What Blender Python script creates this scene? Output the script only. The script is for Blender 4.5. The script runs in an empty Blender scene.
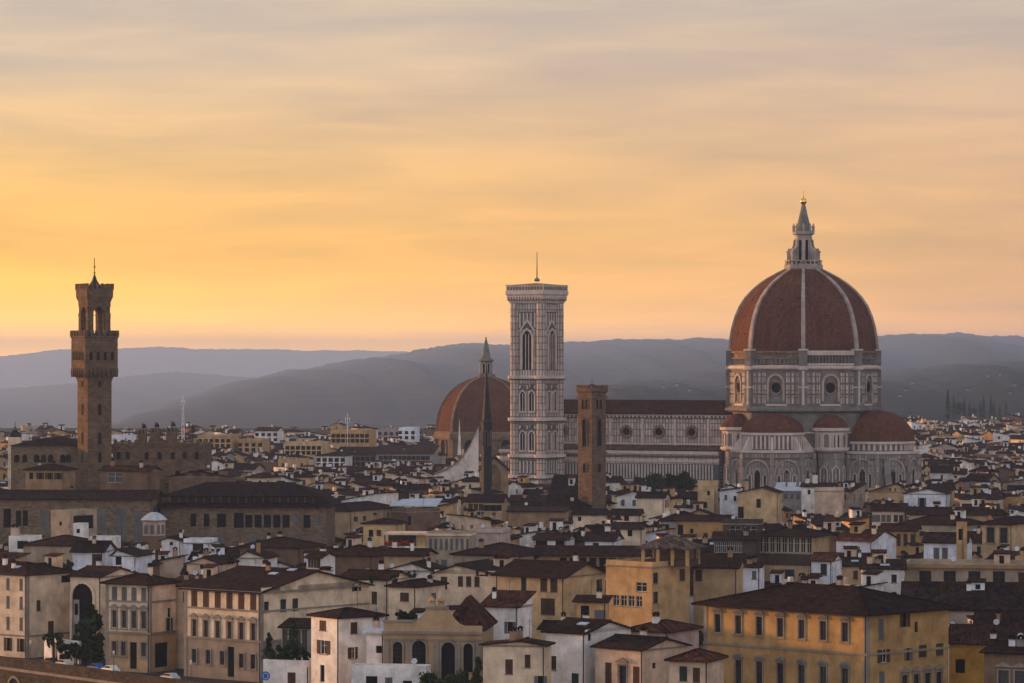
import bpy, math, random
from mathutils import Matrix, Vector
R = math.radians
random.seed(7)
sc = bpy.context.scene
COL = sc.collection
# ---------------------------------------------------------------- camera, sky, sun, exposure
F, Y0, HC = 3500.0, 362.0, 58.0          # focal length in pixels, horizon row, eye height (m)
cam = bpy.data.cameras.new('camera'); camo = bpy.data.objects.new('camera', cam); COL.objects.link(camo)
camo.location = (0, 0, HC); camo.rotation_euler = (R(90), 0, 0)
cam.sensor_width = 36.0; cam.lens = 36.0*F/1024; cam.shift_y = (Y0-341.5)/1024
cam.clip_start = 5; cam.clip_end = 60000
sc.camera = camo
SUN_AZ, SUN_EL = R(-62), R(4.8)         # azimuth from the view direction (+Y), negative = left
SUNV = Vector((math.sin(SUN_AZ)*math.cos(SUN_EL), math.cos(SUN_AZ)*math.cos(SUN_EL), math.sin(SUN_EL)))
world = bpy.data.worlds.new('World'); sc.world = world; world.use_nodes = True
nt = world.node_tree; nt.nodes.clear(); N = nt.nodes; Lk = nt.links.new
def wn(t, **k):
    n = N.new(t)
    for a, b in k.items(): setattr(n, a, b)
    return n
def wmath(op, a, b=None, clamp=False):
    n = wn('ShaderNodeMath', operation=op, use_clamp=clamp)
    for i, v in enumerate((a, b)):
        if v is None: continue
        if isinstance(v, (int, float)): n.inputs[i].default_value = v
        else: Lk(v, n.inputs[i])
    return n.outputs[0]
def wmix(fac, a, b, bt='MIX'):
    n = wn('ShaderNodeMix', data_type='RGBA', blend_type=bt)
    if isinstance(fac, (int, float)): n.inputs[0].default_value = fac
    else: Lk(fac, n.inputs[0])
    for i, v in ((6, a), (7, b)):
        if isinstance(v, tuple): n.inputs[i].default_value = (*v, 1)
        else: Lk(v, n.inputs[i])
    return n.outputs[2]
sky = wn('ShaderNodeTexSky', sky_type='NISHITA', sun_disc=False)
sky.sun_elevation = SUN_EL; sky.sun_rotation = SUN_AZ
sky.air_density = 1.6; sky.dust_density = 3.0; sky.ozone_density = 1.5
tc = wn('ShaderNodeTexCoord'); sep = wn('ShaderNodeSeparateXYZ'); Lk(tc.outputs['Generated'], sep.inputs[0])
elev = sep.outputs[2]
az = wmath('ARCTAN2', sep.outputs[0], sep.outputs[1])          # 0 ahead, negative to the left
# high thin cloud lit by the low sun: bands of cloud in azimuth / elevation
comb = wn('ShaderNodeCombineXYZ')
Lk(wmath('MULTIPLY', az, 9.0), comb.inputs[0]); Lk(wmath('MULTIPLY', elev, 75.0), comb.inputs[1])
noi = wn('ShaderNodeTexNoise'); noi.inputs['Scale'].default_value = 1.3; noi.inputs['Detail'].default_value = 5
noi.inputs['Roughness'].default_value = 0.5; noi.inputs['Distortion'].default_value = 0.5
Lk(comb.outputs[0], noi.inputs['Vector'])
comb2 = wn('ShaderNodeCombineXYZ')
Lk(wmath('MULTIPLY', az, 30.0), comb2.inputs[0]); Lk(wmath('MULTIPLY', elev, 210.0), comb2.inputs[1])
noi2 = wn('ShaderNodeTexNoise'); noi2.inputs['Scale'].default_value = 1.0; noi2.inputs['Detail'].default_value = 7
noi2.inputs['Roughness'].default_value = 0.62
Lk(comb2.outputs[0], noi2.inputs['Vector'])
def wramp(fac, stops):
    n = wn('ShaderNodeValToRGB'); cr = n.color_ramp
    while len(cr.elements) < len(stops): cr.elements.new(0.5)
    for e, (p, c) in zip(cr.elements, stops): e.position = p; e.color = (*c, 1)
    Lk(fac, n.inputs[0]); return n.outputs[0]
ez = wmath('MULTIPLY', elev, 4.0, True)                         # 0..0.25 in sin(elevation)
cloud_sun = wramp(ez, [(0.0,(7.0,2.9,.0)), (.03,(4.0,1.75,.0)), (.065,(2.1,.98,.0)), (.12,(1.3,.63,.035)), (.22,(.92,.54,.16)), (.34,(.68,.51,.34)), (.6,(.49,.44,.40)), (1.0,(.39,.42,.50))])
cloud_off = wramp(ez, [(0.0,(3.4,1.35,.04)), (.03,(1.9,.80,.07)), (.06,(1.05,.50,.13)), (.14,(.80,.44,.165)), (.25,(.68,.43,.245)), (.40,(.51,.415,.345)), (.65,(.425,.40,.395)), (1.0,(.38,.42,.50))])
side = wmath('MULTIPLY_ADD', az, 3.2); N[-1].inputs[2].default_value = 0.5; N[-1].use_clamp = True
cloud_back = wramp(ez, [(0.0,(1.25,1.05,.92)), (.15,(1.4,1.2,1.08)), (.5,(1.25,1.14,1.10)), (1.0,(.80,.82,.90))])
back = wmath('MULTIPLY_ADD', wmath('ABSOLUTE', az), 1.3); N[-1].inputs[2].default_value = -1.5; N[-1].use_clamp = True
cl = wmix(back, wmix(side, cloud_sun, cloud_off), cloud_back)
band = wramp(noi.outputs[0], [(.32,(0,0,0)), (.70,(1,1,1))])
band2 = wramp(noi2.outputs[0], [(.30,(0,0,0)), (.72,(1,1,1))])
cl_b = wmix(1.0, cl, (1.10, 1.06, .98), 'MULTIPLY'); cl_d = wmix(1.0, cl, (.83, .86, .96), 'MULTIPLY')
cl = wmix(band, cl_b, cl_d)
cl = wmix(wmath('MULTIPLY', band2, .28), cl, wmix(1.0, cl, (.75, .78, .92), 'MULTIPLY'))
SKY_STR = 0.10
skys = wmix(1.0, sky.outputs[0], (SKY_STR, SKY_STR, SKY_STR), 'MULTIPLY')
cover = wramp(elev, [(0.0,(.95,.95,.95)), (.25,(.85,.85,.85)), (1.0,(.55,.55,.55))])
fin = wmix(cover, skys, cl)
bg = wn('ShaderNodeBackground'); Lk(fin, bg.inputs[0]); bg.inputs[1].default_value = 1.0
wo = wn('ShaderNodeOutputWorld'); Lk(bg.outputs[0], wo.inputs[0])
sun = bpy.data.lights.new('sun', 'SUN'); suno = bpy.data.objects.new('sun', sun); COL.objects.link(suno)
sun.energy = 5.0; sun.angle = R(1.5); sun.color = (1.0, .47, .15)
suno.rotation_euler = SUNV.to_track_quat('Z', 'Y').to_euler(); suno.location = (-300, 600, 200)
sc.view_settings.view_transform = 'Standard'; sc.view_settings.look = 'None'
sc.view_settings.exposure = 0.42; sc.view_settings.gamma = 1.0; sc.view_settings.use_curve_mapping = False
sc.cycles.volume_bounces = 0; sc.cycles.max_bounces = 5; sc.cycles.diffuse_bounces = 3
sc.cycles.use_denoising = True
# ---------------------------------------------------------------- materials (procedural)
MATS = {}
def material(name, col, rough=.9, var=.18, scale=.35, fine=6.0, kind='plain', metal=0.0, emit=None):
    if name in MATS: return MATS[name]
    m = bpy.data.materials.new(name); MATS[name] = m; m.use_nodes = True
    t = m.node_tree; n = t.nodes; l = t.links.new
    b = n['Principled BSDF']; b.inputs['Roughness'].default_value = rough; b.inputs['Metallic'].default_value = metal
    def nn(ty, **k):
        x = n.new(ty)
        for a, v in k.items(): setattr(x, a, v)
        return x
    def mix(fac, a, bb, bt='MIX'):
        x = nn('ShaderNodeMix', data_type='RGBA', blend_type=bt)
        if isinstance(fac, (int, float)): x.inputs[0].default_value = fac
        else: l(fac, x.inputs[0])
        for i, v in ((6, a), (7, bb)):
            if isinstance(v, tuple): x.inputs[i].default_value = (*v[:3], 1)
            else: l(v, x.inputs[i])
        return x.outputs[2]
    def noise(vec, s, d=3, ro=.55):
        x = nn('ShaderNodeTexNoise'); x.inputs['Scale'].default_value = s; x.inputs['Detail'].default_value = d
        x.inputs['Roughness'].default_value = ro; l(vec, x.inputs['Vector']); return x.outputs[0]
    def ramp(f, lo, hi, a=(0,0,0), c=(1,1,1)):
        x = nn('ShaderNodeValToRGB'); x.color_ramp.elements[0].position = lo; x.color_ramp.elements[1].position = hi
        x.color_ramp.elements[0].color = (*a,1); x.color_ramp.elements[1].color = (*c,1); l(f, x.inputs[0]); return x.outputs[0]
    tcn = nn('ShaderNodeTexCoord'); uv = tcn.outputs['UV']; geo = nn('ShaderNodeNewGeometry'); pos = geo.outputs['Position']
    inf = nn('ShaderNodeObjectInfo')
    dark = tuple(c*(1-var*1.6) for c in col); lite = tuple(min(.9, c*(1+var*.7)) for c in col)
    def mapping(vec, sx, sy, sz=1):
        x = nn('ShaderNodeMapping'); x.inputs['Scale'].default_value = (sx, sy, sz); l(vec, x.inputs[0]); return x.outputs[0]
    if kind == 'roof':
        # rows of curved tiles: columns run down the slope
        vor = nn('ShaderNodeTexVoronoi'); vor.inputs['Scale'].default_value = 1.0; l(mapping(uv, 1.35, .95), vor.inputs['Vector'])
        c = mix(ramp(noise(pos, .22, 4), .3, .7), dark, lite)
        sp = nn('ShaderNodeSeparateColor'); l(vor.outputs['Color'], sp.inputs[0])
        c = mix(.85, c, mix(sp.outputs[0], (.28,.27,.28), (1.9,1.7,1.6)), 'MULTIPLY'); c = mix(.8, c, ramp(noise(mapping(uv, 1, .55), 2.2, 3, .8), .32, .68, (.45,.43,.43), (1.6,1.55,1.5)), 'MULTIPLY')
        c = mix(ramp(noise(pos, .9, 4, .7), .52, .72), c, mix(1.0, c, (.5,.55,.6), 'MULTIPLY'))
        c = mix(1.0, c, ramp(inf.outputs['Random'], 0, 1, (.72,.70,.72), (1.25,1.15,1.1)), 'MULTIPLY')
        w = nn('ShaderNodeTexWave', wave_type='BANDS', bands_direction='X'); w.inputs['Scale'].default_value = .85; w.inputs['Distortion'].default_value = .4
        l(uv, w.inputs['Vector'])
        bp = nn('ShaderNodeBump'); bp.inputs['Strength'].default_value = .8; bp.inputs['Distance'].default_value = .2
        l(w.outputs['Fac'], bp.inputs['Height']); l(bp.outputs[0], b.inputs['Normal'])
    elif kind == 'dome':
        c = mix(ramp(noise(pos, .12, 5, .65), .3, .72), dark, lite)
        c = mix(.8, c, ramp(noise(mapping(uv, .5, .12), 1.6, 4, .7), .3, .7, (.45,.40,.40), (1.4,1.3,1.2)), 'MULTIPLY')
        c = mix(.8, c, ramp(noise(uv, 1.1, 3, .75), .3, .7, (.5,.5,.5), (1.4,1.4,1.4)), 'MULTIPLY')
    elif kind == 'marble':
        br = nn('ShaderNodeTexBrick', offset=0.0, squash=1.0); br.inputs['Scale'].default_value = 1.0
        br.inputs['Brick Width'].default_value = 1.15; br.inputs['Row Height'].default_value = 2.4
        br.inputs['Mortar Size'].default_value = .2; br.inputs['Mortar Smooth'].default_value = .1
        br.inputs['Color1'].default_value = (*lite,1); br.inputs['Color2'].default_value = (dark[0]*.85,dark[1]*.80,dark[2]*.78,1); br.inputs['Mortar'].default_value = (.19,.165,.15,1)
        l(uv, br.inputs['Vector'])
        c = mix(ramp(noise(pos, .35, 5, .65), .35, .75), br.outputs['Color'], mix(1.0, br.outputs['Color'], (.62,.58,.55), 'MULTIPLY'))
    elif kind == 'stripes':
        br = nn('ShaderNodeTexBrick', offset=0.0, squash=1.0); br.inputs['Scale'].default_value = 1.0
        br.inputs['Brick Width'].default_value = 2.4; br.inputs['Row Height'].default_value = 1.25
        br.inputs['Mortar Size'].default_value = .14; br.inputs['Mortar Smooth'].default_value = .1
        br.inputs['Color1'].default_value = (*lite,1); br.inputs['Color2'].default_value = (*dark,1); br.inputs['Mortar'].default_value = (.19,.165,.15,1)
        l(uv, br.inputs['Vector'])
        c = mix(ramp(noise(pos, .35, 5, .65), .35, .75), br.outputs['Color'], mix(1.0, br.outputs['Color'], (.62,.58,.55), 'MULTIPLY'))
    elif kind == 'stone':
        br = nn('ShaderNodeTexBrick'); br.inputs['Scale'].default_value = 1.0
        br.inputs['Brick Width'].default_value = 1.1; br.inputs['Row Height'].default_value = .5
        br.inputs['Mortar Size'].default_value = .04
        br.inputs['Color1'].default_value = (*lite,1); br.inputs['Color2'].default_value = (*dark,1)
        br.inputs['Mortar'].default_value = (*[x*.8 for x in col],1); l(uv, br.inputs['Vector'])
        c = mix(ramp(noise(pos, .3, 5, .65), .35, .72), br.outputs['Color'], mix(1.0, br.outputs['Color'], (.6,.58,.58), 'MULTIPLY'))
    elif kind == 'forest':
        c = mix(ramp(noise(pos, .0022, 6, .6), .35, .65), dark, lite)
        c = mix(ramp(noise(pos, .009, 5, .75), .45, .62), c, mix(1.0, c, (.45,.5,.5), 'MULTIPLY'))
        c = mix(ramp(noise(pos, .0019, 4, .6), .60, .66), c, (.040,.040,.034))
    elif kind == 'leaf':
        c = mix(inf.outputs['Random'], dark, lite)
        c = mix(ramp(noise(pos, .8, 2), .35, .65), mix(1.0, c, (.6,.65,.6), 'MULTIPLY'), c)
    else:
        c = mix(ramp(noise(pos, scale, 5, .6), .3, .7), dark, lite)
        c = mix(var*1.6 if var*1.6 < 1 else 1.0, c, ramp(noise(mapping(pos, 1, 1, .18), 1.1, 5, .7), .3, .7, (.68,.66,.64), (1.12,1.12,1.12)), 'MULTIPLY')
        c = mix(.35, c, ramp(noise(pos, fine, 2), .3, .7, (.8,.8,.8), (1.15,1.15,1.15)), 'MULTIPLY')
    if isinstance(c, tuple): b.inputs['Base Color'].default_value = (*c, 1)
    else: l(c, b.inputs['Base Color'])
    b.inputs['Specular IOR Level'].default_value = .25 if metal else .04
    if kind == 'glass':
        b.inputs['Specular IOR Level'].default_value = .35
    if emit:
        b.inputs['Emission Color'].default_value = (*emit[0], 1); b.inputs['Emission Strength'].default_value = emit[1]
    return m
WALLS = dict(white=(.72,.69,.66), bluewhite=(.66,.68,.74), cream=(.66,.515,.37), paleyellow=(.54,.375,.205), yellow=(.47,.30,.145),
             ochre=(.43,.225,.05), gold=(.40,.24,.10), peach=(.58,.42,.31), pink=(.46,.35,.31), grey=(.28,.26,.25), beige=(.36,.285,.21),
             brown=(.17,.105,.07), tan=(.30,.19,.105), darkbrown=(.075,.05,.042), olive=(.42,.295,.17))
for k, v in WALLS.items(): material('plaster_'+k, v, .9, .25)
for i, v in enumerate([(.028,.0145,.0115), (.024,.0135,.0115), (.042,.019,.0135), (.022,.014,.0125)]): material('tiles_%d' % i, v, .85, .25, kind='roof')
material('tiles_red', (.062,.027,.018), .85, .25, kind='roof'); material('tiles_grey', (.075,.063,.06), .8, .2, kind='roof')
material('glass', (.018,.021,.026), .1, .3, kind='glass'); material('dark', (.012,.011,.011), .9, .1)
material('shutter_brown', (.075,.042,.028), .7, .2); material('shutter_grey', (.13,.13,.13), .7, .2); material('shutter_green', (.025,.045,.038), .7, .2)
material('frame_white', (.55,.53,.5), .6, .1); material('wood_frame', (.10,.06,.04), .7, .2)
material('stone_trim', (.24,.20,.165), .9, .2); material('iron', (.03,.03,.032), .6, .1); material('zinc', (.42,.45,.5), .45, .15)
material('bluefabric', (.35,.45,.62), .8, .1); material('whitemetal', (.62,.63,.66), .5, .1)
material('marble_soot', (.33,.29,.265), .75, .2, kind='marble'); material('marble', (.52,.45,.41), .7, .12, kind='marble'); material('rib_marble', (.36,.30,.265), .75, .25); material('marble_plain', (.50,.42,.375), .7, .15); material('marble_stripes', (.55,.46,.41), .7, .12, kind='stripes')
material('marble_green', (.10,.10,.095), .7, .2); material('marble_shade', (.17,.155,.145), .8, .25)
material('dome_tile', (.108,.046,.028), .85, .2, kind='dome'); material('rough_stone', (.24,.165,.115), .95, .3, kind='stone')
material('pietra', (.145,.097,.061), .95, .22, kind='stone'); material('brick', (.15,.10,.067), .95, .22, kind='stone')
material('sandstone', (.20,.142,.094), .95, .22, kind='stone'); material('facade_orange', (.40,.275,.155), .9, .2)
material('gilt', (.9,.55,.12), .25, .05, metal=1.0); material('lead', (.026,.027,.03), .6, .2)
material('forest', (.022,.028,.028), .95, .3, kind='forest'); material('leaf', (.030,.048,.022), .8, .3, kind='leaf'); material('bark', (.07,.05,.035), .9, .2)
material('asphalt', (.05,.048,.046), .9, .2); material('paving', (.085,.075,.066), .9, .25); material('embankment', (.075,.06,.047), .95, .25, kind='stone'); material('sheet_roof', (.065,.048,.038), .8, .2); material('water', (.02,.025,.022), .08, .1)
material('red_flower', (.5,.03,.03), .7, .2); material('paint_blue', (.03,.10,.35), .4, .1); material('paint_silver', (.4,.41,.42), .35, .1); material('paint_black', (.02,.02,.022), .35, .1)
material('paint_white', (.7,.7,.7), .4, .1); material('rubber', (.02,.02,.02), .9, .1); material('skin', (.5,.32,.24), .7, .1)
material('lamp_on', (.9,.8,.6), .5, .05, emit=((1,.82,.5), 6.0))
def M(n): return MATS.get(n) or MATS['plaster_'+n]
# ---------------------------------------------------------------- mesh builder
class MB:
    def __init__(s): s.v=[]; s.f=[]; s.m=[]; s.mats=[]; s.T=Matrix.Identity(4); s.sm=[]
    def mi(s, name):
        if name not in s.mats: s.mats.append(name)
        return s.mats.index(name)
    def pts(s, ps):
        i = len(s.v); s.v.extend([tuple(s.T @ Vector(p)) for p in ps]); return i
    def face(s, ps, mat, smooth=False):
        i = s.pts(ps); s.f.append(tuple(range(i, i+len(ps)))); s.m.append(s.mi(mat)); s.sm.append(smooth)
    def box(s, x0, x1, y0, y1, z0, z1, mat):
        i = s.pts([(x0,y0,z0),(x1,y0,z0),(x1,y1,z0),(x0,y1,z0),(x0,y0,z1),(x1,y0,z1),(x1,y1,z1),(x0,y1,z1)])
        for q in ((0,3,2,1),(4,5,6,7),(0,1,5,4),(1,2,6,5),(2,3,7,6),(3,0,4,7)):
            s.f.append(tuple(i+k for k in q)); s.m.append(s.mi(mat)); s.sm.append(False)
    def rings(s, rings, mat, cap0=True, cap1=True, smooth=False):
        n = len(rings[0]); idx = [s.pts(r) for r in rings]; mi = s.mi(mat)
        for a, b in zip(idx, idx[1:]):
            for k in range(n):
                k2 = (k+1) % n
                s.f.append((a+k, a+k2, b+k2, b+k)); s.m.append(mi); s.sm.append(smooth)
        if cap0: s.f.append(tuple(idx[0]+k for k in reversed(range(n)))); s.m.append(mi); s.sm.append(False)
        if cap1: s.f.append(tuple(idx[-1]+k for k in range(n))); s.m.append(mi); s.sm.append(False)
    def lathe(s, prof, n, mat, a0=0.0, c=(0,0), smooth=False, a1=None):
        # prof: (radius, z) from the bottom up; a1 given = open arc
        if a1 is None:
            s.rings([[(c[0]+r*math.cos(a0+2*math.pi*k/n), c[1]+r*math.sin(a0+2*math.pi*k/n), z) for k in range(n)] for r, z in prof], mat, smooth=smooth)
        else:
            s.rings([[(c[0]+r*math.cos(a0+(a1-a0)*k/n), c[1]+r*math.sin(a0+(a1-a0)*k/n), z) for k in range(n+1)] for r, z in prof], mat, smooth=smooth)
    def prism(s, xy, z0, z1, mat):
        s.rings([[(x,y,z0) for x,y in xy], [(x,y,z1) for x,y in xy]], mat)
    def slab(s, xz, y0, y1, mat):           # outline in x,z extruded along y (y0 front < y1 back)
        s.rings([[(x,y1,z) for x,z in xz], [(x,y0,z) for x,z in xz]], mat)
    def tube(s, p, q, r, mat, n=6, r2=None):
        p, q = Vector(p), Vector(q); d = (q-p).normalized()
        u = d.orthogonal().normalized(); w = d.cross(u); r2 = r if r2 is None else r2
        s.rings([[tuple(c+(u*math.cos(2*math.pi*k/n)+w*math.sin(2*math.pi*k/n))*rr) for k in range(n)] for c, rr in ((p,r),(q,r2))], mat, smooth=n>5)
    def ring2(s, inner, outer, y0, y1, mat):  # frame between two outlines in x,z, from y1 (wall) out to y0
        n = len(inner); mi = s.mi(mat)
        a=s.pts([(x,y0,z) for x,z in inner]); b=s.pts([(x,y0,z) for x,z in outer]); c=s.pts([(x,y1,z) for x,z in inner]); d=s.pts([(x,y1,z) for x,z in outer])
        for k in range(n-1):
            for q in ((a+k,b+k,b+k+1,a+k+1),(c+k,a+k,a+k+1,c+k+1),(b+k,d+k,d+k+1,b+k+1)):
                s.f.append(q); s.m.append(mi); s.sm.append(False)
    def mesh(s, name):
        me = bpy.data.meshes.new(name); me.from_pydata(s.v, [], s.f)
        for mn in s.mats: me.materials.append(M(mn))
        me.polygons.foreach_set('material_index', s.m); me.polygons.foreach_set('use_smooth', s.sm)
        uvl = me.uv_layers.new(name='uv'); dat = [0.0]*(2*len(me.loops)); vs = s.v
        for p in me.polygons:
            n = p.normal
            if abs(n.z) > .98: u, w = Vector((1,0,0)), Vector((0,1,0))
            else:
                u = Vector((-n.y, n.x, 0)).normalized(); w = n.cross(u)
            for li, vi in zip(p.loop_indices, p.vertices):
                q = vs[vi]; dat[2*li] = q[0]*u.x+q[1]*u.y+q[2]*u.z; dat[2*li+1] = q[0]*w.x+q[1]*w.y+q[2]*w.z
        uvl.data.foreach_set('uv', dat); me.update(); return me
    def build(s, name, parent=None, loc=(0,0,0), rz=0.0):
        return link(name, s.mesh(name), parent, loc, rz)
def link(name, me, parent=None, loc=(0,0,0), rz=0.0):
    o = bpy.data.objects.new(name, me); COL.objects.link(o); o.location = loc; o.rotation_euler = (0,0,rz)
    if parent: o.parent = parent
    return o
def thing(name, label, cat, loc=(0,0,0), rz=0.0, group=None):
    o = link(name, None, None, loc, rz); return tag(o, label, cat, group)
def tag(o, label, cat, group=None, kind=None):
    if label: o['label'] = label
    if cat: o['category'] = cat
    if group: o['group'] = group
    if kind: o['kind'] = kind
    return o
def struct(name, mb): o = mb.build(name); o['kind'] = 'structure'; return o
def X(px, D): return (px-512.0)*D/F
def Z(py, D): return HC+(Y0-py)*D/F
def arch(w, h, n=8, pointed=False, infl=0.0):   # outline of an arched opening, left foot over the top to right foot
    w += 2*infl; r = w/2; pts = [(-r, 0)]; sp = h+infl-(r*(1.15 if pointed else 1.0))
    for k in range(n+1):
        a = math.pi*(1-k/n)
        x = r*math.cos(a); z = r*math.sin(a)
        if pointed: z = r*1.15*(1-(abs(x)/r)**1.6)
        pts.append((x, sp+z))
    pts.append((r, 0)); return pts
def arched(mb, w, h, t=.3, proud=.35, mat='stone_trim', pane='dark', pointed=False, mullions=0, mmat=None, cx=0, cz=0, y=0):
    T0 = mb.T; mb.T = T0 @ Matrix.Translation((cx, y, cz))
    i = arch(w, h, 8, pointed); o = arch(w, h, 8, pointed, t)
    mb.slab(i, -.05, .0, pane); mb.ring2(i, o, -proud, .0, mat)
    for k in range(mullions):
        x = -w/2+w*(k+1)/(mullions+1); mb.box(x-.12, x+.12, -proud*.7, -.06, 0, h-w*.35, mmat or mat)
    mb.T = T0
def circle(r, n=16): return [(r*math.cos(math.pi*1.5-2*math.pi*k/n), r*math.sin(math.pi*1.5-2*math.pi*k/n)) for k in range(n+1)]
def oculus(mb, r, t, proud, mat, pane='dark', cx=0, cz=0, y=0):
    T0 = mb.T; mb.T = T0 @ Matrix.Translation((cx, y, cz))
    i = circle(r); mb.slab(i[:-1], -.06, 0, pane); mb.ring2(i, circle(r+t), -proud, 0, mat); mb.ring2(circle(r*.8), circle(r), -proud*.5, 0, mat)
    mb.T = T0
# ---------------------------------------------------------------- ground, river, hills, haze
BANK = [(-16500,900),(-330,880),(-99,677),(-54,620),(-30,546),(0,534),(60,512),(16500,480)]
def gz(y): return 0.0 if y < 3076 else max(-400.0, HC-66.0*y/F)     # the plain falls away gently beyond the town
g = MB(); g.face([(x,y,0) for x,y in BANK]+[(16500,3076,0),(-16500,3076,0)], 'asphalt')
for y0_, y1_ in ((3076,24274),(24274,44300)): g.face([(-16500,y0_,gz(y0_)),(16500,y0_,gz(y0_)),(16500,y1_,gz(y1_)),(-16500,y1_,gz(y1_))], 'forest')
struct('ground', g)
g = MB(); g.face([(-16500,-15,-8),(16500,-15,-8),(16500,700,-8),(-330,915,-8),(-16500,915,-8)], 'water'); struct('water', g)
def noise1(x, s): # smooth value noise
    i = math.floor(x); t = x-i; t = t*t*(3-2*t)
    h = lambda k: (math.sin(k*127.1+s*311.7)*43758.5453) % 1.0
    return h(i)*(1-t)+h(i+1)*t
def fbm(x, s): return sum(noise1(x*2**k, s+k)/2**k for k in range(6))-1.0
TERR = []
def ridge(name, crest, D, depth, seed, rough, pw=.8, nx=420, ny=30):
    # crest: (px, py) of the skyline as seen at distance D; the slope runs forward to z=0
    mb = MB(); cr = sorted(crest); vs = []
    def cz(px):
        for (a, za), (b, zb) in zip(cr, cr[1:]):
            if a <= px <= b:
                t = (px-a)/(b-a); t = t*t*(3-2*t)*.5+t*.5; return Z(za+(zb-za)*t, D)
        return Z(cr[0][1] if px < cr[0][0] else cr[-1][1], D)
    for j in range(ny+5):
        for i in range(nx+1):
            px = cr[0][0]+(cr[-1][0]-cr[0][0])*i/nx; z = cz(px)
            if j <= ny:
                t = j/ny; y = D-depth*(1-t)**1.0; x = X(px, y); prof = t**pw
                w = fbm(px/70+t*1.7, seed)*(1-t)*.30*t*4
                zz = gz(y)+(z-gz(D))*max(0, prof+w*.6)+rough*(fbm(px/26+j*3.3, seed+9)*min(1,t*3)+.6*(noise1(px/2.3, seed+4)-.5)*t**9)
            else:
                t = (j-ny)/4; y = D+depth*t; x = X(px, y); zz = gz(D)+(z-gz(D))*(1-t)**.8
            vs.append((x, y, zz if t > 0 or j > 0 else gz(y)-1.0))
    mb.v = vs; W = nx+1
    for j in range(ny+4):
        for i in range(nx): mb.f.append((j*W+i, j*W+i+1, (j+1)*W+i+1, (j+1)*W+i)); mb.m.append(0); mb.sm.append(True)
    mb.mats = ['forest']; TERR.append((mb.v, mb.f)); return struct(name, mb)
ridge('far_hills', [(-420,372),(-200,370),(-60,364),(0,357),(60,350),(120,349),(160,346),(200,348.5),(250,350),(330,350),(395,352),(500,358),(700,362)], 38000, 5500, 3, 20, 1.0)
ridge('middle_hills', [(-420,408),(-200,402),(-50,394),(0,388),(60,384),(130,377),(180,373),(235,376),(300,385),(420,396),(560,402)], 23500, 9000, 5, 15, .9)
ridge('main_hills', [(60,433),(110,424),(145,411),(190,396),(230,383),(300,369),(380,357),(430,348),(470,343),(510,344),(560,342),(600,340),(690,338),(740,339),(880,335),(960,334),(1024,337),(1200,346),(1450,360)], 19000, 12000, 8, 15, .8)
ridge('low_hills', [(480,418),(560,400),(600,385),(640,378),(720,372),(760,377),(820,380),(880,374),(930,368),(1000,362),(1060,360),(1250,368),(1450,380)], 9500, 6200, 12, 8, .8)
mh = MB(); n_, k_ = 28, 8; rr_ = []  # unseen mound added left of the view, blocks low sun from the lower town
for j in range(k_+1):
    t = j/k_; rr_.append([(-470+230*(1-t)*math.cos(6.2832*i/n_)*(1+.12*math.sin(3*6.2832*i/n_)), 1010+330*(1-t)*math.sin(6.2832*i/n_), 36*math.sin(t*math.pi/2)**1.3+.5*math.sin(i*2.1+j)*(0<j<k_)-.5*(j==0)) for i in range(n_)])
mh.rings(rr_, 'forest', False, True, True); struct('shade_mound', mh)
hz = MB(); hz.box(-17000, 17000, -20, 44600, -402, 330, 'dark'); hzo = hz.build('haze'); hzo['kind'] = 'stuff'; hzo['label'] = 'thin evening haze lying over the city and hills'; hzo['category'] = 'haze'
hm = bpy.data.materials.new('haze_air'); hm.use_nodes = True; hn = hm.node_tree.nodes; hn.clear()
pv = hn.new('ShaderNodeVolumePrincipled'); pv.inputs['Color'].default_value = (.42,.61,1.0,1); pv.inputs['Density'].default_value = 5.4e-5; pv.inputs['Anisotropy'].default_value = .3
ho = hn.new('ShaderNodeOutputMaterial'); hm.node_tree.links.new(pv.outputs[0], ho.inputs['Volume'])
hzo.data.materials.clear(); hzo.data.materials.append(hm)
# ---------------------------------------------------------------- cathedral
TH = R(27.5)
duo = thing('cathedral', 'great marble cathedral with octagonal red brick dome and white lantern', 'cathedral', (X(803.5,1250),1250,0), -TH)
A8 = R(22.5)
def octa(r, z, a=A8, n=8): return [(r*math.cos(a+2*math.pi*k/n), r*math.sin(a+2*math.pi*k/n), z) for k in range(n)]
def faceT(phi, r): # frame whose origin is on the face at angle phi (outward), x along the face to the right as seen from outside, -y outward
    return Matrix.Rotation(phi+math.pi/2, 4, 'Z') @ Matrix.Translation((0, -r, 0))
RD = 26.6; AP = RD*math.cos(R(22.5))
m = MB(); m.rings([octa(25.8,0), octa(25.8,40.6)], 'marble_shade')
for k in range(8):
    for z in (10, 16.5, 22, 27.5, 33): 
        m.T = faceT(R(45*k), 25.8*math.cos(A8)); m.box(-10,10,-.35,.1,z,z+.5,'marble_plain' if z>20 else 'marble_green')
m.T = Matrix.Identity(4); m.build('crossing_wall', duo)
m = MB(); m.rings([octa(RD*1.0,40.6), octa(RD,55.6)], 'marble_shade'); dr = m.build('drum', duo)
m = MB()
for k in range(8):
    m.T = faceT(R(45*k), AP)
    for sx in (-1, 1):
        for x in (4.55, 6.45, 8.3):
            for z0, z1 in ((43.3,46.2),(47.0,50.0),(50.8,54.2)):
                m.box(sx*x-.68, sx*x+.68, -.3, .05, z0, z1, 'marble')
        m.box(sx*9.75-.25, sx*9.75+.25, -.5, .05, 42, 55.4, 'marble_plain')
    m.box(-3.9,3.9,-.25,.05,42.6,43.2,'marble_plain')
m.T = Matrix.Identity(4); m.build('panelling', dr)
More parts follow.
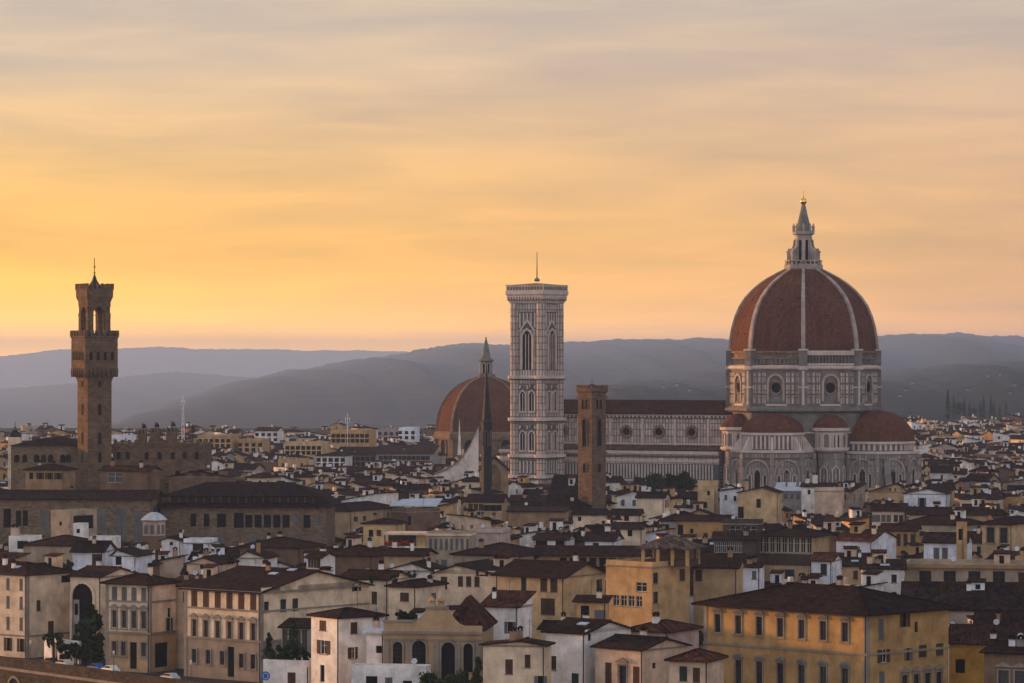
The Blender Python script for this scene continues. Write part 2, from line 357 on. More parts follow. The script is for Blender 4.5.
m = MB(); m.rings([octa(RD+.2,40.2), octa(RD+1.5,40.8), octa(RD+1.5,41.6), octa(RD+.6,42.2)], 'marble_shade'); m.build('cornice', dr)
m = MB(); m.rings([octa(RD+.2,55.2), octa(RD+1.1,55.7), octa(RD+1.1,56.4), octa(RD+.1,56.9)], 'marble_plain'); m.build('cornice', dr)
for k in range(8):
    m = MB(); m.T = faceT(R(45*k), AP); m.box(-3.3,3.3,-.35,.02,44.2,53.2,'rough_stone') if False else None
    arched(m, 5.2, 9.0, .8, .7, 'rib_marble', 'marble_shade', cz=44.2); oculus(m, 2.3, .3, .4, 'rough_stone', 'dark', cz=49.0, y=-.05)
    m.T = Matrix.Identity(4); m.build('round_window', dr)
m = MB(); m.rings([octa(RD-.9,56.6), octa(RD-.7,61.6)], 'rough_stone'); gal = m.build('gallery_wall', duo)
m = MB()
for k in range(8):
    m.T = faceT(R(45*k), AP-.8)
    for i in range(13): m.box(-9.3+i*1.5,-8.8+i*1.5,-.5,.1,57.2,59.0,'marble_shade')
    m.box(-10.2,10.2,-.7,.1,59.1,59.6,'marble_shade'); m.box(-10.3,10.3,-.9,.1,61.2,61.9,'rough_stone')
    if k == 7:
        for i in range(16): m.box(-9.3+i*1.22,-8.98+i*1.22,-1.3,-.9,57.2,60.4,'marble_shade')
        m.box(-9.9,9.9,-1.4,0,60.4,61.1,'marble_plain'); m.box(-9.9,9.9,-1.4,0,56.9,57.5,'marble_plain'); m.box(-9.9,9.9,-1.5,-1.3,61.1,62.0,'marble_plain')
m.T = Matrix.Identity(4); m.build('gallery', gal)
for k in range(8):
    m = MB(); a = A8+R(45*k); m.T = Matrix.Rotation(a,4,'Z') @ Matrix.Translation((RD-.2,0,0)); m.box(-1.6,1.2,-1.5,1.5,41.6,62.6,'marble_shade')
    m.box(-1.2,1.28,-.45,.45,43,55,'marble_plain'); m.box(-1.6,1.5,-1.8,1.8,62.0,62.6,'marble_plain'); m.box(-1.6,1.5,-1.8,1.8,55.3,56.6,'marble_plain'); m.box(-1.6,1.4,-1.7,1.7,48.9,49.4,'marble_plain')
    m.T = Matrix.Identity(4); m.build('corner_pier', dr)
PROF = [(61.6,26.3),(63.5,26.25),(66,26.0),(70,25.3),(74,24.2),(78,22.5),(81,20.5),(83.5,18.2),(86,15.3),(88,12.3),(89.7,9.2),(91.0,6.6),(91.6,5.6)]
m = MB(); m.rings([octa(r,z) for z,r in PROF], 'dome_tile'); cup = m.build('dome_shell', duo)
for k in range(8):
    m = MB(); a = A8+R(45*k); ct, st = math.cos(a), math.sin(a); rr = []
    for z, r in PROF:
        w = .34+.4*r/26.3; ps = []
        for dr_, dt in ((-.6,-w),(.5,-w),(.5,w),(-.6,w)):
            rad = r+dr_; ps.append((rad*ct-dt*st, rad*st+dt*ct, z+dr_*.3))
        rr.append(ps)
    m.rings(rr, 'rib_marble'); m.build('dome_rib', cup)
for k in range(8):
    for z, sx in ((68,-3.2),(68,3.2),(74.5,0),(80,0)):
        r = next(r0+(r1-r0)*(z-z0)/(z1-z0) for (z0,r0),(z1,r1) in zip(PROF,PROF[1:]) if z0<=z<=z1)
        m = MB(); m.T = faceT(R(45*k), r*math.cos(A8)); m.box(sx-.3,sx+.3,-.12,.6,z-.3,z+.3,'dark'); m.box(sx-.42,sx+.42,-.18,.6,z+.3,z+.44,'rough_stone'); m.T = Matrix.Identity(4)
        if k in (5,6,7,0,4): m.build('dome_opening', cup)
# lantern
m = MB(); m.lathe([(6.6,90.9),(6.9,91.6),(6.9,92.6),(6.0,93.0)], 8, 'rib_marble', A8)
for k in range(24):
    a = 2*math.pi*k/24; m.T = Matrix.Rotation(a,4,'Z') @ Matrix.Translation((6.45,0,0)); m.box(-.12,.12,-.2,.2,92.6,93.9,'rib_marble')
m.T = Matrix.Identity(4); m.lathe([(6.3,93.9),(6.75,93.95),(6.75,94.3),(6.3,94.3)], 8, 'rib_marble', A8); lan = m.build('lantern', duo)
m = MB(); m.lathe([(3.1,92.8),(3.0,103.2),(3.9,103.6),(3.9,104.4),(3.3,104.7)], 8, 'rib_marble', A8); m.build('lantern_body', lan)
for k in range(8):
    m = MB(); m.T = faceT(R(45*k), 2.9); arched(m, 1.1, 8.0, .3, .25, 'rib_marble', 'dark', cz=93.6); m.T = Matrix.Identity(4); m.build('lantern_window', lan)
for k in range(8):
    m = MB(); m.T = Matrix.Rotation(A8+R(45*k),4,'Z')
    m.slab([(2.6,93),(5.9,93),(5.9,97.2),(5.3,98.6),(4.4,98.4),(3.8,99.4),(3.5,101.6),(2.6,102)], -.4, .4, 'rib_marble'); m.box(5.2,6.1,-.6,.6,97,97.6,'rib_marble')
    m.T = Matrix.Identity(4); m.build('lantern_buttress', lan)
for k in range(8):
    m = MB(); m.T = Matrix.Rotation(A8+R(45*k),4,'Z') @ Matrix.Translation((3.5,0,0)); m.lathe([(.5,104.4),(.45,106),(.62,106.1),(.05,107.6)], 4, 'rib_marble'); m.T = Matrix.Identity(4); m.build('pinnacle', lan)
m = MB(); m.lathe([(3.0,104.6),(2.2,107.5),(1.35,111),(.8,113.6),(.55,114.2)], 16, 'marble_shade'); m.build('lantern_cone', lan)
m = MB(); m.lathe([(.05,114.0),(.8,114.3),(1.15,115.1),(1.15,115.5),(.8,116.3),(.05,116.6)], 12, 'gilt', smooth=True); m.tube((0,0,116.4),(0,0,119.0),.13,'gilt'); m.box(-.7,.7,-.1,.1,117.7,118.0,'gilt'); m.build('ball_and_cross', lan)
# tribunes: half-octagon chapels with half domes
def poly(r, c, phi, n=8, half=True, a0=None):
    return [(c*math.cos(phi)+r*math.cos(phi+R(-112.5+45*k)), c*math.sin(phi)+r*math.sin(phi+R(-112.5+45*k))) for k in range(6)]
for phi, zl, zd, rl, ru, hd in ((R(-90),26.5,32.5,14.2,10.6,6.6),(0,25.8,29.2,14.6,12.9,11.0),(R(90),26.5,32.5,14.2,10.6,6.6)):
    c = 28.0
    m = MB(); m.prism(poly(rl,c,phi),0,zl,'marble_soot'); tr = m.build('tribune', duo)
    m = MB(); m.prism(poly(rl+.6,c,phi),zl,zl+.9,'marble_plain'); m.prism(poly(rl+.25,c,phi),zl-2.2,zl-1.7,'marble_green'); m.prism(poly(rl+.25,c,phi),12.6,13.3,'marble_green'); m.build('cornice', tr)
    for k in range(5):
        m = MB(); m.T = Matrix.Translation((c*math.cos(phi),c*math.sin(phi),0)) @ faceT(phi+R(-90+45*k), rl*math.cos(A8))
        arched(m, 8.6, 10.4, .55, .45, 'rib_marble', 'marble_soot', cz=13.4); arched(m, 2.2, 7.0, .5, .35, 'rib_marble', 'dark', cz=13.6, pointed=True)
        for sx in (-2.9,2.9): arched(m, 1.1, 5.2, .3, .3, 'marble_plain', 'marble_green', cz=13.8, cx=sx, pointed=True)
        m.T = Matrix.Identity(4); m.build('arched_window', tr)
    m = MB(); m.prism(poly(ru,c,phi),zl+.9,zd,'marble_shade'); m.prism(poly(ru+.7,c,phi),zd,zd+.9,'marble_plain')
    for k in range(5):
        m.T = Matrix.Translation((c*math.cos(phi),c*math.sin(phi),0)) @ faceT(phi+R(-90+45*k), ru*math.cos(A8))
        hw = ru*math.sin(A8)
        for i in range(5): m.box(-hw+hw*2*(i+.5)/5-.35,-hw+hw*2*(i+.5)/5+.35,-.5,.1,zl+1.2,zd-.2,'marble_plain')
    m.T = Matrix.Identity(4); up = m.build('upper_gallery', tr)
    m = MB()
    for k in range(6):
        a = phi+R(-112.5+45*k); m.T = Matrix.Translation((c*math.cos(phi),c*math.sin(phi),0)) @ Matrix.Rotation(a,4,'Z')
        if zd-zl > 5: m.slab([(ru-.3,zl+.9),(rl-.1,zl+.9),(rl-.3,zl+1.6),(ru+.6,zd-.6),(ru-.3,zd-.4)],-.45,.45,'marble_plain')
        m.slab([(rl-.5,0),(rl+1.3,0),(rl+1.1,zl-.3),(rl-.5,zl-.3)],-.8,.8,'marble_soot')
    m.T = Matrix.Identity(4); m.build('buttress', tr)
    prof = [(ru+.5,zd+.9)]+[((ru+.4)*math.cos(R(t)), zd+.9+hd*math.sin(R(t))) for t in (12,25,38,52,66,80)]+[(.3,zd+.9+hd)]
    m = MB(); m.rings([[(x,y,z) for x,y in poly(r,c,phi)] for r,z in prof], 'dome_tile'); m.build('half_dome', tr)
    if phi == 0:
        for s in (-1,1): m = MB(); m.T = Matrix.Translation((c,0,0)) @ Matrix.Rotation(R(55*s),4,'Z'); m.slab([(rl-1,0),(rl+8.5,0),(rl+8.5,9),(rl+5,13),(rl+2,19),(rl+.6,23.5),(rl-1,23.5)],-1.1,1.1,'marble_shade'); m.T = Matrix.Identity(4); m.build('slanted_buttress', tr)
for phi in (R(-45),R(-135),R(45),R(135)):
    c = 24.8; cx, cy = c*math.cos(phi), c*math.sin(phi)
    m = MB(); m.lathe([(5.0,0),(5.0,27)], 14, 'marble_soot', phi, (cx,cy)); ex = m.build('exedra', duo)
    m = MB(); m.lathe([(5.9,26.6),(6.5,27.2),(6.5,27.9),(5.6,28.0),(5.6,33.4),(6.7,34.0),(6.7,34.8),(6.3,35.0)], 14, 'marble_plain', phi, (cx,cy)); m.build('exedra_wall', ex)
    for k in range(5):
        m = MB(); m.T = Matrix.Translation((cx,cy,0)) @ faceT(phi+R(-72+36*k), 5.45); arched(m, 2.0, 4.6, .3, .35, 'marble_plain', 'marble_shade' if k != 2 else 'dark', cz=28.2); m.T = Matrix.Identity(4); m.build('niche', ex)
    for k in range(3):
        m = MB(); m.T = Matrix.Translation((cx,cy,0)) @ faceT(phi+R(-50+50*k), 4.85); arched(m, 2.2, 7.5, .4, .3, 'marble_plain', 'marble_green', cz=14, pointed=True); m.T = Matrix.Identity(4); m.build('blind_window', ex)
    m = MB(); m.lathe([(6.5,35.0),(6.0,36.2),(4.2,38.2),(2,39.4),(.2,39.8)], 14, 'dome_tile', phi, (cx,cy)); m.build('exedra_roof', ex)
# nave
x0, x1 = -112.0, -22.0
m = MB(); m.box(x0,x1,-10.5,10.5,0,39.2,'marble'); nv = m.build('nave', duo)
m = MB()
for s in (-1,1):
    y = s*10.5
    for z, h, mt in ((37.6,.6,'marble_green'),(38.6,1.0,'marble_plain'),(28.2,.6,'marble_plain')): m.box(x0,x1,y-.5,y+.5,z,z+h,mt)
    for k in range(56): m.box(x0+1.6*k,x0+1.6*k+.6,y-.7,y+.7,37.9,38.6,'marble_plain')
m.build('cornice', nv)
for s in (-1,1):
    for xx in (-39,-52,-65,-78,-91):
        m = MB(); m.T = Matrix.Translation((xx,s*10.5,0)) @ Matrix.Rotation(0 if s<0 else math.pi,4,'Z'); oculus(m,1.7,.75,.5,'rough_stone','dark',cz=32.8); oculus(m,2.45,.35,.3,'marble_plain','dark',cz=32.8,y=-.02) if False else None; m.T = Matrix.Identity(4); m.build('round_window', nv)
    for xx in (-32.5,-45.5,-58.5,-71.5,-84.5,-97.5):
        m = MB(); m.box(xx-.45,xx+.45,s*10.6-.35,s*10.6+.35,26,38.5,'marble_plain'); m.build('pilaster', nv)
m = MB(); m.slab([(-11.6,39.5),(0,44.2),(11.6,39.5),(11.6,39.1),(0,43.8),(-11.6,39.1)],0,x1-x0,'tiles_0'); o = m.build('nave_roof', nv, (x0,0,0), 0); o.rotation_euler = (0,0,R(-90)); o.location = (x0,0,0)
m = MB(); 
for s in (-1,1): m.box(x0,x1-2,s*15.25-4.75,s*15.25+4.75,0,26.2,'marble_stripes')
ai = m.build('aisle_wall', nv)
m = MB()
for s in (-1,1):
    y = s*20.0
    for z, h, p, mt in ((25.0,1.2,.9,'marble_plain'),(24.0,.5,.5,'marble_green'),(22.2,.6,.4,'marble_plain'),(15.2,.7,.6,'marble_plain'),(10.5,.8,.5,'marble_plain'),(13.6,.5,.4,'marble_green')): m.box(x0,x1-2,y-p,y+p,z,z+h,mt)
    for k in range(72): m.box(x0+1.2*k,x0+1.2*k+.5,y-.45,y+.45,16.2,21.4,'marble_plain')
    m.box(x0,x1-2,y-.25,y+.25,16,21.6,'marble_green')
m.build('blind_arcade', ai)
m = MB()
for s in (-1,1): 
    a = [(x0,s*21,26.2),(x1-2,s*21,26.2),(x1-2,s*10.4,27.6),(x0,s*10.4,27.6)]; b = [(x,y,z+.35) for x,y,z in a]
    m.rings([a,b],'tiles_grey')
m.build('aisle_roof', nv)
# ---------------------------------------------------------------- bell tower of the cathedral
DC = 1262.0; W2 = 6.1
cp = thing('bell_tower', 'tall square marble bell tower with gothic windows beside the nave', 'bell tower', (X(537,DC),DC,0), R(-34))
cz = lambda py: Z(py, DC)
m = MB(); m.box(-W2,W2,-W2,W2,0,cz(303),'marble'); bt = m.build('shaft', cp)
m = MB()
for sx in (-1,1):
    for sy in (-1,1): m.lathe([(1.75,0),(1.75,cz(301))], 8, 'marble', A8, (sx*(W2-.4),sy*(W2-.4)))
m.build('corner_buttress', cp)
for py in (477,456.5,420,378):
    m = MB(); z = cz(py)
    for e, a, b, mt in ((.55,-.7,-.2,'marble_green'),(.9,-.2,.9,'marble_plain')):
        m.box(-W2-e,W2+e,-W2-e,W2+e,z+a,z+b,mt)
        for sx in (-1,1):
            for sy in (-1,1): m.lathe([(1.75+e,z+a),(1.75+e,z+b)],8,mt,A8,(sx*(W2-.4),sy*(W2-.4)))
    m.build('string_course', bt)
m = MB()
m.rings([[(s*q,t*q,z) for s,t in ((-1,-1),(1,-1),(1,1),(-1,1))] for q,z in ((W2+.9,cz(303.5)),(W2+1.7,cz(299)),(W2+1.7,cz(296)),(W2+2.1,cz(294.5)),(W2+2.1,cz(291)),(W2+1.9,cz(291)),(W2+1.9,cz(286)),(W2+2.1,cz(285.8)),(W2+2.1,cz(285)))],'marble_plain'); par = m.build('parapet', cp)
m = MB()
for k in range(4):
    m.T = Matrix.Rotation(R(90*k),4,'Z') @ Matrix.Translation((0,-W2-1.6,0))
    for i in range(13): m.box(-7.4+i*1.2,-6.9+i*1.2,-.1,1.2,cz(301),cz(297),'marble_green')
m.T = Matrix.Identity(4); m.build('bracket', par); m = MB()
for k in range(4):
    m.T = Matrix.Rotation(R(90*k),4,'Z') @ Matrix.Translation((0,-W2-1.6,0))
    for i in range(12): m.box(-7.6+i*1.3,-6.7+i*1.3,-.42,.05,cz(290.3),cz(287),'marble_shade')
m.T = Matrix.Identity(4); m.build('parapet_panel', par)
m = MB(); m.rings([[(s*q,t*q,z) for s,t in ((-1,-1),(1,-1),(1,1),(-1,1))] for q,z in ((W2+1.8,cz(285.3)),(.6,cz(283.3)))],'tiles_0'); m.lathe([(.8,cz(281.5)),(1.1,cz(280)),(.7,cz(278.5)),(.25,cz(277.5))],10,'marble_shade'); m.build('roof', cp)
m = MB(); m.tube((0,0,cz(279)),(0,0,cz(252)),.22,'iron',6,.1); m.build('flagpole', cp)
for k in range(4):
    T = Matrix.Rotation(R(90*k),4,'Z') @ Matrix.Translation((0,-W2,0))
    m = MB(); m.T = T
    m.slab([(-3.6,cz(331)),(3.6,cz(331)),(0,cz(319))],-.35,.05,'marble_plain'); m.slab([(-2.4,cz(330)),(2.4,cz(330)),(0,cz(322))],-.45,.05,'marble_green')
    arched(m,4.0,cz(330)-cz(369.5),.8,.6,'marble_plain','dark',True,2,'marble_plain',cz=cz(369.5)); m.T = Matrix.Identity(4); m.build('tall_window', cp)
    for cxx in (-1.95,1.95):
        for pt, pb in ((391,411),(431,450)):
            m = MB(); m.T = T; arched(m,2.1,cz(pt)-cz(pb),.5,.5,'marble_plain','dark',True,1,'marble_plain',cx=cxx,cz=cz(pb)); m.box(cxx-1.5,cxx+1.5,-.7,.05,cz(pb)-.5,cz(pb),'marble_plain')
            m.slab([(cxx-1.6,cz(pt)+.2),(cxx+1.6,cz(pt)+.2),(cxx,cz(pt)+2.6)],-.3,.05,'marble_green'); m.T = Matrix.Identity(4); m.build('twin_window', cp)
    m = MB(); m.T = T
    for pt, pb in ((312,329),(384,390),(424,430),(459,474)):
        for i in range(5):
            x = -3.2+i*1.6; m.box(x-.62,x+.62,-.16,.05,cz(pb),cz(pt),'marble_green'); m.box(x-.32,x+.32,-.22,.05,cz(pb)+.4,cz(pt)-.4,'marble_plain')
    for sx in (-1,1):
        for pt, pb in ((332,371),(391,413),(430,452)): m.box(sx*4.15-.22,sx*4.15+.22,-.18,.05,cz(pb),cz(pt),'marble_green')
    m.T = Matrix.Identity(4); m.build('inlaid_panel', cp)
# ---------------------------------------------------------------- second church dome behind the bell tower
DS = 1640.0; zs = lambda py: Z(py, DS)
sl = thing('chapel_dome', 'smaller red ribbed dome with stone drum and white spire lantern', 'church dome', (X(486,DS),DS,0), R(-20))
m = MB(); m.rings([octa(23.2,0), octa(23.2,zs(437))],'sandstone'); sd = m.build('drum', sl)
m = MB(); m.rings([octa(24.2,zs(439)),octa(24.6,zs(437)),octa(24.6,zs(433)),octa(23.4,zs(431))],'sandstone'); m.rings([octa(24,zs(462)),octa(24.4,zs(461)),octa(24.4,zs(459)),octa(23.3,zs(458))],'sandstone'); m.build('cornice', sd)
for k in range(8):
    m = MB(); m.T = faceT(R(45*k), 23.2*math.cos(A8))
    arched(m,5.2,zs(439)-zs(456),.9,.7,'sandstone','dark',cz=zs(456)); m.T = Matrix.Identity(4); m.build('arched_window', sd)
    m = MB(); m.T = Matrix.Rotation(A8+R(45*k),4,'Z') @ Matrix.Translation((23,0,0)); m.box(-1,1,-1.3,1.3,0,zs(433),'sandstone'); m.T = Matrix.Identity(4); m.build('pier', sd)
pr = [(23.2*math.cos(R(t))**.92, zs(431)+(zs(377)-zs(431))*math.sin(R(t))) for t in (0,8,16,25,34,43,52,61,70,77)]+[(2.8,zs(376))]
m = MB(); m.rings([octa(r,z) for r,z in pr],'dome_tile'); sh = m.build('dome_shell', sl)
for k in range(8):
    a = A8+R(45*k); ct, st = math.cos(a), math.sin(a); m = MB()
    m.rings([[((r+e)*ct-w*st,(r+e)*st+w*ct,z) for e,w in ((-.5,-.55),(.6,-.55),(.6,.55),(-.5,.55))] for r,z in pr],'rough_stone'); m.build('dome_rib', sh)
m = MB(); m.lathe([(4.2,zs(377)),(4.4,zs(374.5)),(3.0,zs(373.5)),(2.9,zs(362)),(3.7,zs(361)),(3.5,zs(359.5)),(2.2,zs(358)),(1.5,zs(350)),(.7,zs(342)),(.15,zs(338))],8,'marble_shade',A8); sln = m.build('lantern', sl)
m = MB(); m.lathe([(.05,zs(339)),(.6,zs(338)),(.05,zs(337))],8,'gilt'); m.tube((0,0,zs(338)),(0,0,zs(334.5)),.12,'gilt'); m.build('cross', sln)
for k in range(8):
    m = MB(); m.T = faceT(R(45*k),2.75); arched(m,1.2,4.6,.2,.25,'marble_plain','dark',cz=zs(373)); m.T = Matrix.Identity(4); m.build('lantern_window', sln)
# dark needle spire before it
DB = 1130.0; zb = lambda py: Z(py, DB)
bs = thing('church_spire', 'thin dark pointed spire rising before the smaller red dome', 'spire', (X(486.5,DB),DB,0))
m = MB(); m.lathe([(1.7,0),(1.7,zb(424))],6,'lead'); m.build('shaft', bs)
m = MB(); m.lathe([(1.95,zb(424.5)),(1.95,zb(422)),(1.5,zb(420)),(.8,zb(395)),(.1,zb(366))],6,'lead'); m.build('needle', bs)
for k in range(6):
    m = MB(); m.T = faceT(R(30+60*k),1.6); arched(m,.8,5,.15,.15,'stone_trim','dark',True,cz=zb(446)); m.T = Matrix.Identity(4); m.build('slit_window', bs)
m = MB(); m.lathe([(.03,zb(367)),(.3,zb(366)),(.03,zb(365))],8,'iron'); m.tube((0,0,zb(366)),(0,0,zb(361)),.06,'iron'); m.build('finial', bs)
# gabled apse and the white swooping wall
DA = 1150.0; za = lambda py: Z(py, DA)
ap = thing('gabled_church', 'brown church end with a dark gabled roof at the foot of the needle spire', 'church', (X(494,DA),DA,0))
hw = 4.7
m = MB(); m.slab([(hw,0),(hw,za(470)),(0,za(458)),(-hw,za(470)),(-hw,0)],0,14,'tan'); m.build('wall', ap)
m = MB(); m.slab([(hw+.5,za(472)),(hw+.5,za(470.2)),(0,za(455.6)),(-hw-.5,za(470.2)),(-hw-.5,za(472)),(0,za(457.8))],-.5,14.5,'lead'); m.build('roof', ap)
m = MB(); arched(m,4.6,za(464)-za(490),.5,.3,'stone_trim','brown',True,cz=za(490)); m.build('blind_arch', ap)
DW = 1330.0; zw = lambda py: Z(py, DW); xw = lambda px: X(px,DW)-X(434,DW)
ww = thing('curved_wall', 'white wall with a concave swooping top before the smaller dome', 'wall', (X(434,DW),DW,0))
m = MB(); m.slab([(xw(434),0),(xw(434),zw(475)),(xw(444),zw(471)),(xw(455),zw(465)),(xw(463),zw(457)),(xw(470),zw(446)),(xw(474.5),zw(436)),(xw(478.5),zw(427)),(xw(478.5),0)],0,2.2,'white'); wwm = m.build('wall', ww)
m = MB()
for (pa,ya),(pb,yb) in zip(((434,475),(444,471),(455,465),(463,457),(470,446),(474.5,436)),((444,471),(455,465),(463,457),(470,446),(474.5,436),(478.5,427))): m.rings([[(xw(p),y,zw(q)+e) for y,e in ((-.4,.02),(2.6,.02),(2.6,.6),(-.4,.6))] for p,q in ((pa,ya),(pb,yb))],'stone_trim')
m.build('coping', wwm)
m = MB(); m.box(xw(462),xw(464),-.25,.02,zw(459),zw(449),'cream'); m.build('pilaster', ww)
m = MB(); m.slab([(xw(457.5),zw(455)),(xw(459.5),zw(418)),(xw(461.5),zw(455))],-1.5,-.6,'white'); m.build('pinnacle', ww)
# ---------------------------------------------------------------- brick campanile
DT = 1060.0; zt = lambda py: Z(py, DT)
bg_ = thing('brick_tower', 'slim plain brick bell tower with paired arched openings before the nave', 'tower', (X(592,DT),DT,0), R(-47))
w = 2.98
m = MB(); m.box(-w,w,-w,w,0,zt(390),'brick'); m.build('shaft', bg_)
m = MB(); m.box(-w-.35,w+.35,-w-.35,w+.35,zt(398),zt(396),'brick'); m.rings([[(s*q,t*q,z) for s,t in ((-1,-1),(1,-1),(1,1),(-1,1))] for q,z in ((w+.05,zt(393)),(w+.45,zt(391)),(w+.45,zt(388)))],'brick')
for k in range(4):
    m.T = Matrix.Rotation(R(90*k),4,'Z') @ Matrix.Translation((0,-w-.45,0))
    for i in range(5): m.box(-3.3+i*1.45,-2.45+i*1.45,0,.5,zt(388),zt(385),'brick')
m.T = Matrix.Identity(4); m.build('battlement', bg_)
m = MB(); m.rings([[(s*q,t*q,z) for s,t in ((-1,-1),(1,-1),(1,1),(-1,1))] for q,z in ((w-.2,zt(388)),(.15,zt(384)))],'tiles_2'); m.tube((0,0,zt(385)),(0,0,zt(379)),.08,'iron'); m.build('cap_roof', bg_)
for k in range(4):
    T = Matrix.Rotation(R(90*k),4,'Z') @ Matrix.Translation((0,-w,0))
    for ww_, pt, pb in ((1.75,419,446),(1.0,399.5,409),(1.15,463,472)):
        if ww_ == 1.0:
            for cx in (-.75,.75):
                m = MB(); m.T = T; arched(m,.85,zt(pt)-zt(pb),.2,.2,'brick','dark',cx=cx,cz=zt(pb)); m.T = Matrix.Identity(4); m.build('arched_opening', bg_)
        else:
            m = MB(); m.T = T; arched(m,ww_,zt(pt)-zt(pb),.35,.3,'brick','dark',cz=zt(pb)); m.T = Matrix.Identity(4); m.build('arched_opening', bg_)
for py in (416,454):
    m = MB(); m.box(-w-.25,w+.25,-w-.25,w+.25,zt(py),zt(py)+.6,'brick'); m.build('string_course', bg_)
# ---------------------------------------------------------------- palace with the tall crenellated tower
DP = 1010.0; zp = lambda py: Z(py, DP); xp = lambda px: X(px,DP)-X(94.5,DP)
pv_ = thing('crenellated_palace', 'brown stone palace with tall battlemented tower and open belfry', 'palace', (X(94.5,DP),DP,0))
def sq(q, z): return [(-q,-q,z),(q,-q,z),(q,q,z),(-q,q,z)]
TP = Matrix.Rotation(R(-60),4,'Z')
w = 3.72
m = MB(); m.T = TP; m.rings([sq(w,0), sq(w,zp(380))],'pietra'); tw = m.build('tower', pv_)
m = MB(); m.T = TP; m.rings([sq(w,zp(382)),sq(w+.3,zp(378)),sq(w+1.35,zp(368)),sq(w+1.35,zp(338)),sq(w+1.6,zp(337.5)),sq(w+1.6,zp(336))],'pietra'); m.build('projecting_gallery', tw)
m = MB()
for k in range(4):
    m.T = TP @ Matrix.Rotation(R(90*k),4,'Z') @ Matrix.Translation((0,-w-1.6,0))
    for i in range(6): m.box(-5.3+i*1.95,-4.35+i*1.95,0,.6,zp(336),zp(330.5),'pietra')
    for i in range(8): m.slab([(-4.9+i*1.4-.28,zp(368.5)),(-4.9+i*1.4+.28,zp(368.5)),(-4.9+i*1.4,zp(377))],.1,1.4,'pietra')
m.T = Matrix.Identity(4); m.build('battlement', tw)
for k in range(4):
    T = TP @ Matrix.Rotation(R(90*k),4,'Z')
    for i in range(4):
        m = MB(); m.T = T @ Matrix.Translation((0,-w-1.35,0)); arched(m,.95,zp(352)-zp(360),.25,.2,'pietra','dark',cx=-3.3+2.2*i,cz=zp(360)); m.T = Matrix.Identity(4); m.build('gallery_window', tw)
    for pt, pb in ((404,415),(432,444),(452,462),(380,387)):
        m = MB(); m.T = T @ Matrix.Translation((0,-w,0)); arched(m,1.0,zp(pt)-zp(pb),.2,.15,'pietra','dark',cz=zp(pb)); m.T = Matrix.Identity(4); m.build('slit_window', tw)
m = MB(); w2 = 3.5
m.T = TP
for sx in (-1,1):
    for sy in (-1,1): m.rings([[(sx*(w2-.85)+u*.85, sy*(w2-.85)+v*.85, z) for u,v in ((-1,-1),(1,-1),(1,1),(-1,1))] for z in (zp(336),zp(313))],'pietra'); m.box(sx*(w2-.85)-.95,sx*(w2-.85)+.95,sy*(w2-.85)-.95,sy*(w2-.85)+.95,zp(316),zp(314.5),'pietra')
m.T = TP
m.rings([sq(w2,zp(336.5)),sq(w2,zp(333))],'pietra')
m.build('belfry_column', tw)
m = MB(); hwid = w2-1.7
for k in range(4):
    m.T = TP @ Matrix.Rotation(R(90*k),4,'Z') @ Matrix.Translation((0,-w2+.1,0))
    ar = [(1.8*math.cos(R(180-t)), zp(314)+1.9*math.sin(R(t))) for t in range(0,181,20)]
    m.slab([(-w2+.1,zp(306)),(w2-.1,zp(306)),(w2-.1,zp(314))]+[(x,z) for x,z in reversed(ar)]+[(-w2+.1,zp(314))],0,1.3,'pietra')
m.T = TP; m.rings([sq(w2,zp(307)),sq(w2+.05,zp(302)),sq(w2+.55,zp(297)),sq(w2+.6,zp(290)),sq(w2+.75,zp(289.7)),sq(w2+.75,zp(288.7))],'pietra'); m.build('belfry_crown', tw)
m = MB()
for k in range(4):
    m.T = TP @ Matrix.Rotation(R(90*k),4,'Z') @ Matrix.Translation((0,-w2-.75,0))
    for i in range(6): m.box(-4.25+i*1.53,-3.55+i*1.53,0,.5,zp(288.7),zp(283.7),'pietra')
m.T = Matrix.Identity(4); m.build('battlement', tw)
m = MB(); m.T = TP; m.rings([sq(1.5,zp(289)),sq(1.2,zp(285)),sq(.62,zp(281)),sq(.1,zp(274))],'lead'); m.tube((0,0,zp(273)),(0,0,zp(258)),.12,'iron'); m.box(-.5,.5,-.05,.05,zp(268),zp(266),'iron'); m.lathe([(.05,zp(274)),(.45,zp(272.8)),(.05,zp(271.6))],8,'gilt'); m.T = Matrix.Identity(4); m.build('spire', tw)
# palace blocks
def blk(name, x0, x1, py, dy0, dy1, mat='pietra', parent=pv_):
    m = MB(); m.box(xp(x0),xp(x1),dy0,dy1,0,zp(py),mat); return m.build(name, parent)
bw = blk('battlemented_wing', 112, 204, 444, 2, 26)
m = MB()
for i in range(14): x = xp(113+i*6.9); m.box(x,x+.95,1.9,2.7,zp(444.6),zp(440),'pietra')
m.box(xp(112)-.2,xp(204)+.2,1.6,2.0,zp(446.5),zp(444.5),'pietra'); m.build('battlement', bw)
for px, top, ww_ in ((139,430,2.3),(152,429,2.6),(168.5,428,3.0)):
    m = MB(); m.box(xp(px)-ww_/2,xp(px)+ww_/2,8,11,zp(446),zp(top+4),'pietra')
    for s in (-1,0,1): m.box(xp(px)+s*ww_*.38-.3,xp(px)+s*ww_*.38+.3,8,11,zp(top+4),zp(top),'pietra')
    m.build('turret', bw)
    m = MB(); m.tube((xp(px),9,zp(top+4)),(xp(px),9,zp(top-7)),.1,'iron'); m.lathe([(.6,zp(top-1)),(.75,zp(top-3)),(.1,zp(top-6))],6,'iron',0,(xp(px)+.5,9)); m.build('iron_finial', bw)
